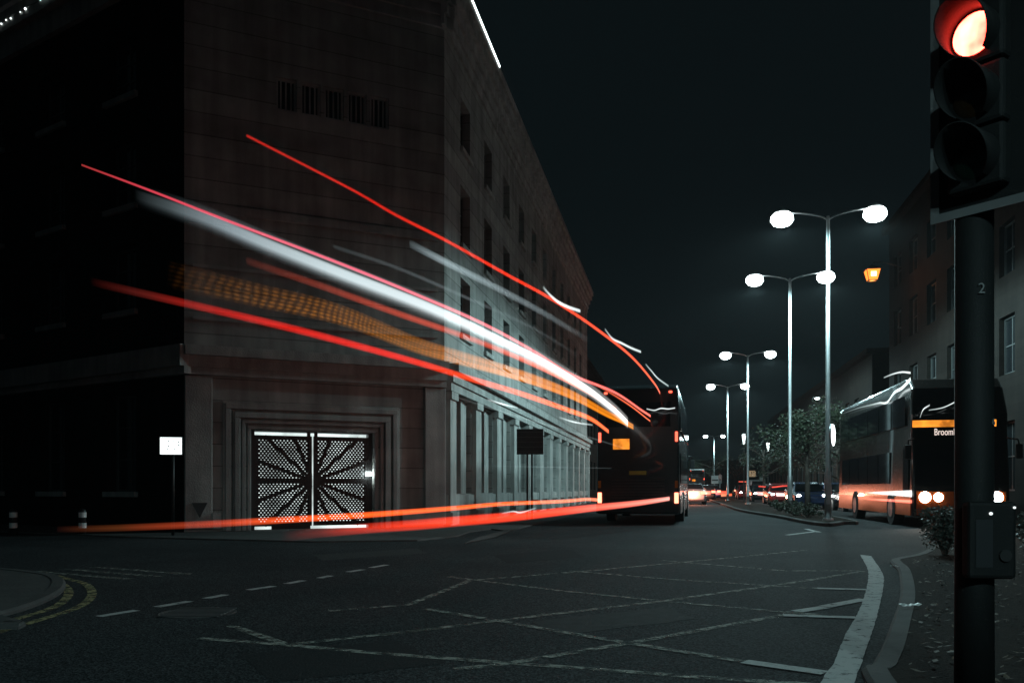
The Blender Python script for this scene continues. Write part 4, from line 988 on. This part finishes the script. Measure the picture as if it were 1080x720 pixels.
streak('broad soft white band of light sweeping across the stone building', [(142, 205.5), (213, 229), (283, 258), (359, 288), (440, 319), (484, 338), (529, 360), (573, 382), (618, 409), (638, 424), (655.5, 439), (667, 452), (673, 464)], 3.1, (.18, .42), [(0, (0, 0, 0)), (.04, (.05, .065, .07)), (.12, (.24, .30, .33)), (.25, (.62, .74, .77)), (.5, (1.05, 1.15, 1.17)), (.85, (1.6, 1.6, 1.55)), (.97, (1.0, 1.0, 1.0)), (1, (.2, .25, .25))], WB)
streak('dim dark red light streak running just under the white band', [(260, 275), (340, 302), (418, 330), (507, 361), (573, 389), (620, 413), (650, 432)], 2.9, (.07, .10), [(0, (.03, .006, .004)), (.15, (.14, .018, .01)), (.5, (.55, .05, .02)), (.8, (1.4, .25, .12)), (1, (1.2, .3, .2))], LINE)
OB = [(0, 0), (.08, .45), (.3, .8), (.5, .6), (.7, 1.0), (.9, .75), (1, 0)]
streak('wide beaded orange band of light below the white band', [(176, 289), (270, 311), (359, 332), (440, 364), (484, 377), (533, 391), (573, 404), (609, 419), (640, 436), (655, 443), (668, 450)], 2.9, (.24, .17), [(0, (0, 0, 0)), (.08, (.14, .05, .007)), (.3, (.50, .165, .014)), (.55, (1.45, .39, .014)), (.9, (1.7, .48, .016)), (1, (1.4, .42, .02))], OB, G_BEAD)
streak('steady red to orange light streak below the beaded orange band', [(95, 297), (231, 328), (330, 352), (440, 382), (495.5, 399), (551, 415.5), (595.6, 431), (624, 442), (642, 455)], 2.3, (.055, .10), [(0, (0, 0, 0)), (.05, (.08, .008, .006)), (.15, (.45, .008, .005)), (.35, (.85, .010, .003)), (.55, (1.1, .075, .008)), (.8, (1.7, .26, .05)), (1, (1.6, .26, .1))], LINE)
streak('low orange light streak crossing the gate at tail-lamp height, the upper of two', [(60, 558), (120, 556.5), (195, 553.5), (263, 550), (397, 542), (480, 535.5), (532, 531), (593, 528.4), (618, 526.3), (632, 527)], .8, (.05, .11), [(0, (.004, .001, .001)), (.12, (.07, .018, .005)), (.3, (.42, .04, .015)), (.42, (1.4, .15, .02)), (.7, (1.6, .22, .05)), (1, (1.6, .36, .2))], LINE)
streak('low red light streak along the road ending at the traffic, the lower of two', [(297, 566), (340, 561), (397, 556), (440, 553), (480, 549.5), (551, 543.5), (620.5, 535.8), (676, 529.8), (716, 524)], .8, (.07, .14), [(0, (0, 0, 0)), (.12, (.10, .008, .005)), (.3, (.8, .035, .01)), (.7, (1.6, .09, .03)), (.9, (1.7, .4, .3)), (1, (1.7, .8, .7))], LINE)
streak('faint grey-white light streak between the top red streak and the white band', [(432, 257), (475, 279), (527, 305), (575, 331), (620, 358)], 3.7, (.10, .12), [(0, (.03, .04, .042)), (.2, (.22, .28, .3)), (.6, (.12, .15, .16)), (1, (.01, .012, .012))], LINE)
streak('faintest grey light streak just above the pink streak', [(352, 260), (420, 283), (490, 313), (560, 345), (610, 375)], 3.5, (.05, .06), [(0, (.02, .025, .026)), (.5, (.055, .065, .07)), (1, (.01, .012, .012))], LINE)
streak('faint thin grey light streak above the lower white streaks, over the colonnade', [(470, 415), (520, 431), (570, 446), (625, 462), (660, 473)], 2.0, (.02, .04), [(0, (.01, .012, .012)), (.4, (.08, .1, .1)), (1, (.02, .025, .025))], LINE)
streak('thin pale light streak level across the lower colonnade behind the sign panel', [(510, 491), (560, 492), (610, 493), (645, 493.5)], 1.45, (.02, .02), [(0, (.01, .012, .012)), (.4, (.07, .09, .095)), (1, (.02, .025, .025))], LINE)
streak('short dark orange light streak just above the tail end of the white band', [(628, 405), (650, 418), (668, 430), (682, 441), (690, 447)], 3.15, (.05, .06), [(0, (.3, .04, .02)), (.5, (1.2, .2, .08)), (1, (1.1, .25, .12))], LINE)
streak('jagged level white light streak at the upper right of the departing bus', [(682, 431), (690, 432.5), (697, 430.5), (705, 431), (712, 430)], 3.45, (.045, .045), [(0, (.5, .55, .55)), (.5, (1.0, 1.1, 1.1)), (1, (.7, .8, .8))], LINE)
streak('small white tick of light streak low between the two tail-lamp streaks', [(529, 541), (541, 539), (550, 540), (565, 535.5)], .75, (.03, .03), [(0, (.1, .12, .12)), (.5, (.7, .8, .8)), (1, (.2, .25, .25))], LINE)
streak('short white wavy light streak above the red arch, leftmost', [(573, 303), (580, 311), (589, 318.6), (600, 324), (612, 328)], 4.2, (.06, .07), [(0, (.2, .25, .25)), (.5, (1.2, 1.3, 1.3)), (1, (.8, .9, .9))], LINE)
streak('short white wavy light streak above the red arch, middle one', [(638, 347), (646, 357), (656, 362), (666, 367), (676, 371)], 4.2, (.06, .07), [(0, (.2, .25, .25)), (.4, (1.0, 1.1, 1.1)), (1, (.7, .8, .8))], LINE)
streak('short white wavy light streak near the head of the red arch', [(681, 384), (687, 391), (694, 399), (705, 407)], 4.2, (.06, .07), [(0, (.2, .25, .25)), (.5, (.7, .8, .8)), (1, (.4, .5, .5))], LINE)
streak('short thin white light streak over the colonnade entablature, nearer the corner', [(514, 421), (530, 426), (546, 430)], 2.2, (.03, .03), [(0, (.15, .18, .18)), (.5, (.9, 1, 1)), (1, (.2, .25, .25))], LINE)
streak('short thin white light streak over the colonnade, nearer the bus', [(590, 440), (606, 445), (625, 448)], 2.2, (.035, .035), [(0, (.15, .18, .18)), (.5, (.8, .9, .9)), (1, (.2, .25, .25))], LINE)

bs = [Vector((11.15, 23.8)) + DIR * t for t in (0, 1.4, 2.8, 4.4, 6.0)]
streak('thick white headlight streak along the flank of the oncoming bus', [(p.x, p.y, .96) for p in bs], 0, (.22, .05), [(0, (1.6, 1.7, 1.7)), (.6, (1.2, 1.2, 1.2)), (1, (.2, .1, .1))], LINE, world=True)
streak('red headlight streak just below the white one on the flank of the oncoming bus', [(p.x, p.y, .74) for p in bs], 0, (.12, .06), [(0, (1.3, .3, .2)), (.6, (1.2, .25, .18)), (1, (.3, .03, .02))], LINE, world=True)

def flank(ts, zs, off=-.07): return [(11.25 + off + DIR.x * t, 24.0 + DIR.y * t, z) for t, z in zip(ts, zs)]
streak('long white wavering painted reflection along the roof edge of the oncoming bus', flank((-.1, .8, 1.7, 2.6, 3.6, 5, 7, 10), (4.16, 4.02, 3.98, 3.78, 3.86, 3.92, 4.0, 4.05)), 0, (.14, .03), [(0, (1.6, 1.8, 1.8)), (.35, (1.3, 1.45, 1.45)), (.7, (.35, .42, .42)), (1, (.05, .06, .06))], LINE, world=True)  # glowing band painted as the street lamp's reflection on the roof edge
streak('short white arched painted reflection above the roof corner of the oncoming bus', flank((-.1, .8, 1.8, 3.0), (4.34, 4.48, 4.56, 4.60)), 0, (.07, .05), [(0, (1.2, 1.3, 1.3)), (.6, (.9, 1.0, 1.0)), (1, (.3, .35, .35))], LINE, world=True)  # second painted lamp reflection, at the roof corner
streak('slanting white painted reflection across the upper windscreen of the oncoming bus', [(11.6, 23.75, 3.28), (12.0, 23.68, 3.36), (12.5, 23.6, 3.62), (12.75, 23.55, 3.70)], 0, (.035, .05), [(0, (.3, .35, .35)), (.5, (.9, 1, 1)), (1, (.5, .55, .55))], LINE, world=True)  # glowing band painted as a reflection in the windscreen
streak('short hooked white painted reflection at the oncoming bus front corner, above the orange band', [(11.38, 23.8, 3.08), (11.46, 23.78, 3.3), (11.62, 23.74, 3.42)], 0, (.05, .06), [(0, (.4, .45, .45)), (.5, (1.1, 1.2, 1.2)), (1, (.5, .55, .55))], LINE, world=True)  # smaller painted windscreen reflection beside it
def far(pts): return [(*at(x, D), z) for x, D, z in pts]
streak('bright red light streak over the far road between the departing bus and the median', far([(718, 62, .75), (730, 68, .70), (745, 74, .72), (768, 84, .7)]), 0, (.30, .42), [(0, (1.6, .25, .15)), (.5, (1.7, .5, .35)), (1, (1.5, .12, .05))], LINE, world=True)
streak('orange-red light streak low over the far road below the distant bus', far([(728, 80, .40), (742, 86, .42), (757, 92, .36), (772, 98, .4)]), 0, (.25, .35), [(0, (1.2, .3, .1)), (.5, (1.6, .6, .3)), (1, (1.0, .15, .05))], LINE, world=True)
streak('pink-white light streak of oncoming headlamps along the median lane', far([(796, 70, .72), (812, 60, .70), (830, 52, .72), (856, 45.2, .70)]), 0, (.34, .20), [(0, (1.4, .5, .45)), (.4, (1.9, 1.4, 1.3)), (.8, (1.6, 1.0, 1.0)), (1, (.6, .3, .3))], LINE, world=True)
streak('red light streak of stop lamps above the oncoming headlamps', far([(800, 66, 1.28), (814, 58, 1.2), (828, 53, 1.27), (845, 48, 1.2)]), 0, (.12, .09), [(0, (.9, .08, .05)), (.5, (1.3, .12, .08)), (1, (.5, .04, .03))], LINE, world=True)
streak('thin red double-tail light streak above the queue left of the plate sign', far([(779, 110, 2.0), (788, 106, 1.95), (799, 102, 1.85)]), 0, (.16, .16), [(0, (.9, .1, .06)), (.5, (1.3, .2, .12)), (1, (.9, .1, .06))], LINE, world=True)

# ------------------------------------------------------------------ thin haze added to give the lamps a glow
m = MB(); m.box(-330, 330, -70, 570, -1.0, 21.0); hz = m.build('haze', bpy.data.materials.new('lamp_glow_haze')); tag(hz, kind='stuff')
mt = hz.data.materials[0]; mt.use_nodes = True; n, l = mt.node_tree.nodes, mt.node_tree.links; n.clear()
o = n.new('ShaderNodeOutputMaterial'); v = n.new('ShaderNodeVolumePrincipled'); v.inputs['Color'].default_value = (.85, .92, .95, 1); v.inputs['Density'].default_value = HAZE; v.inputs['Anisotropy'].default_value = .35
l.new(v.outputs[0], o.inputs['Volume'])
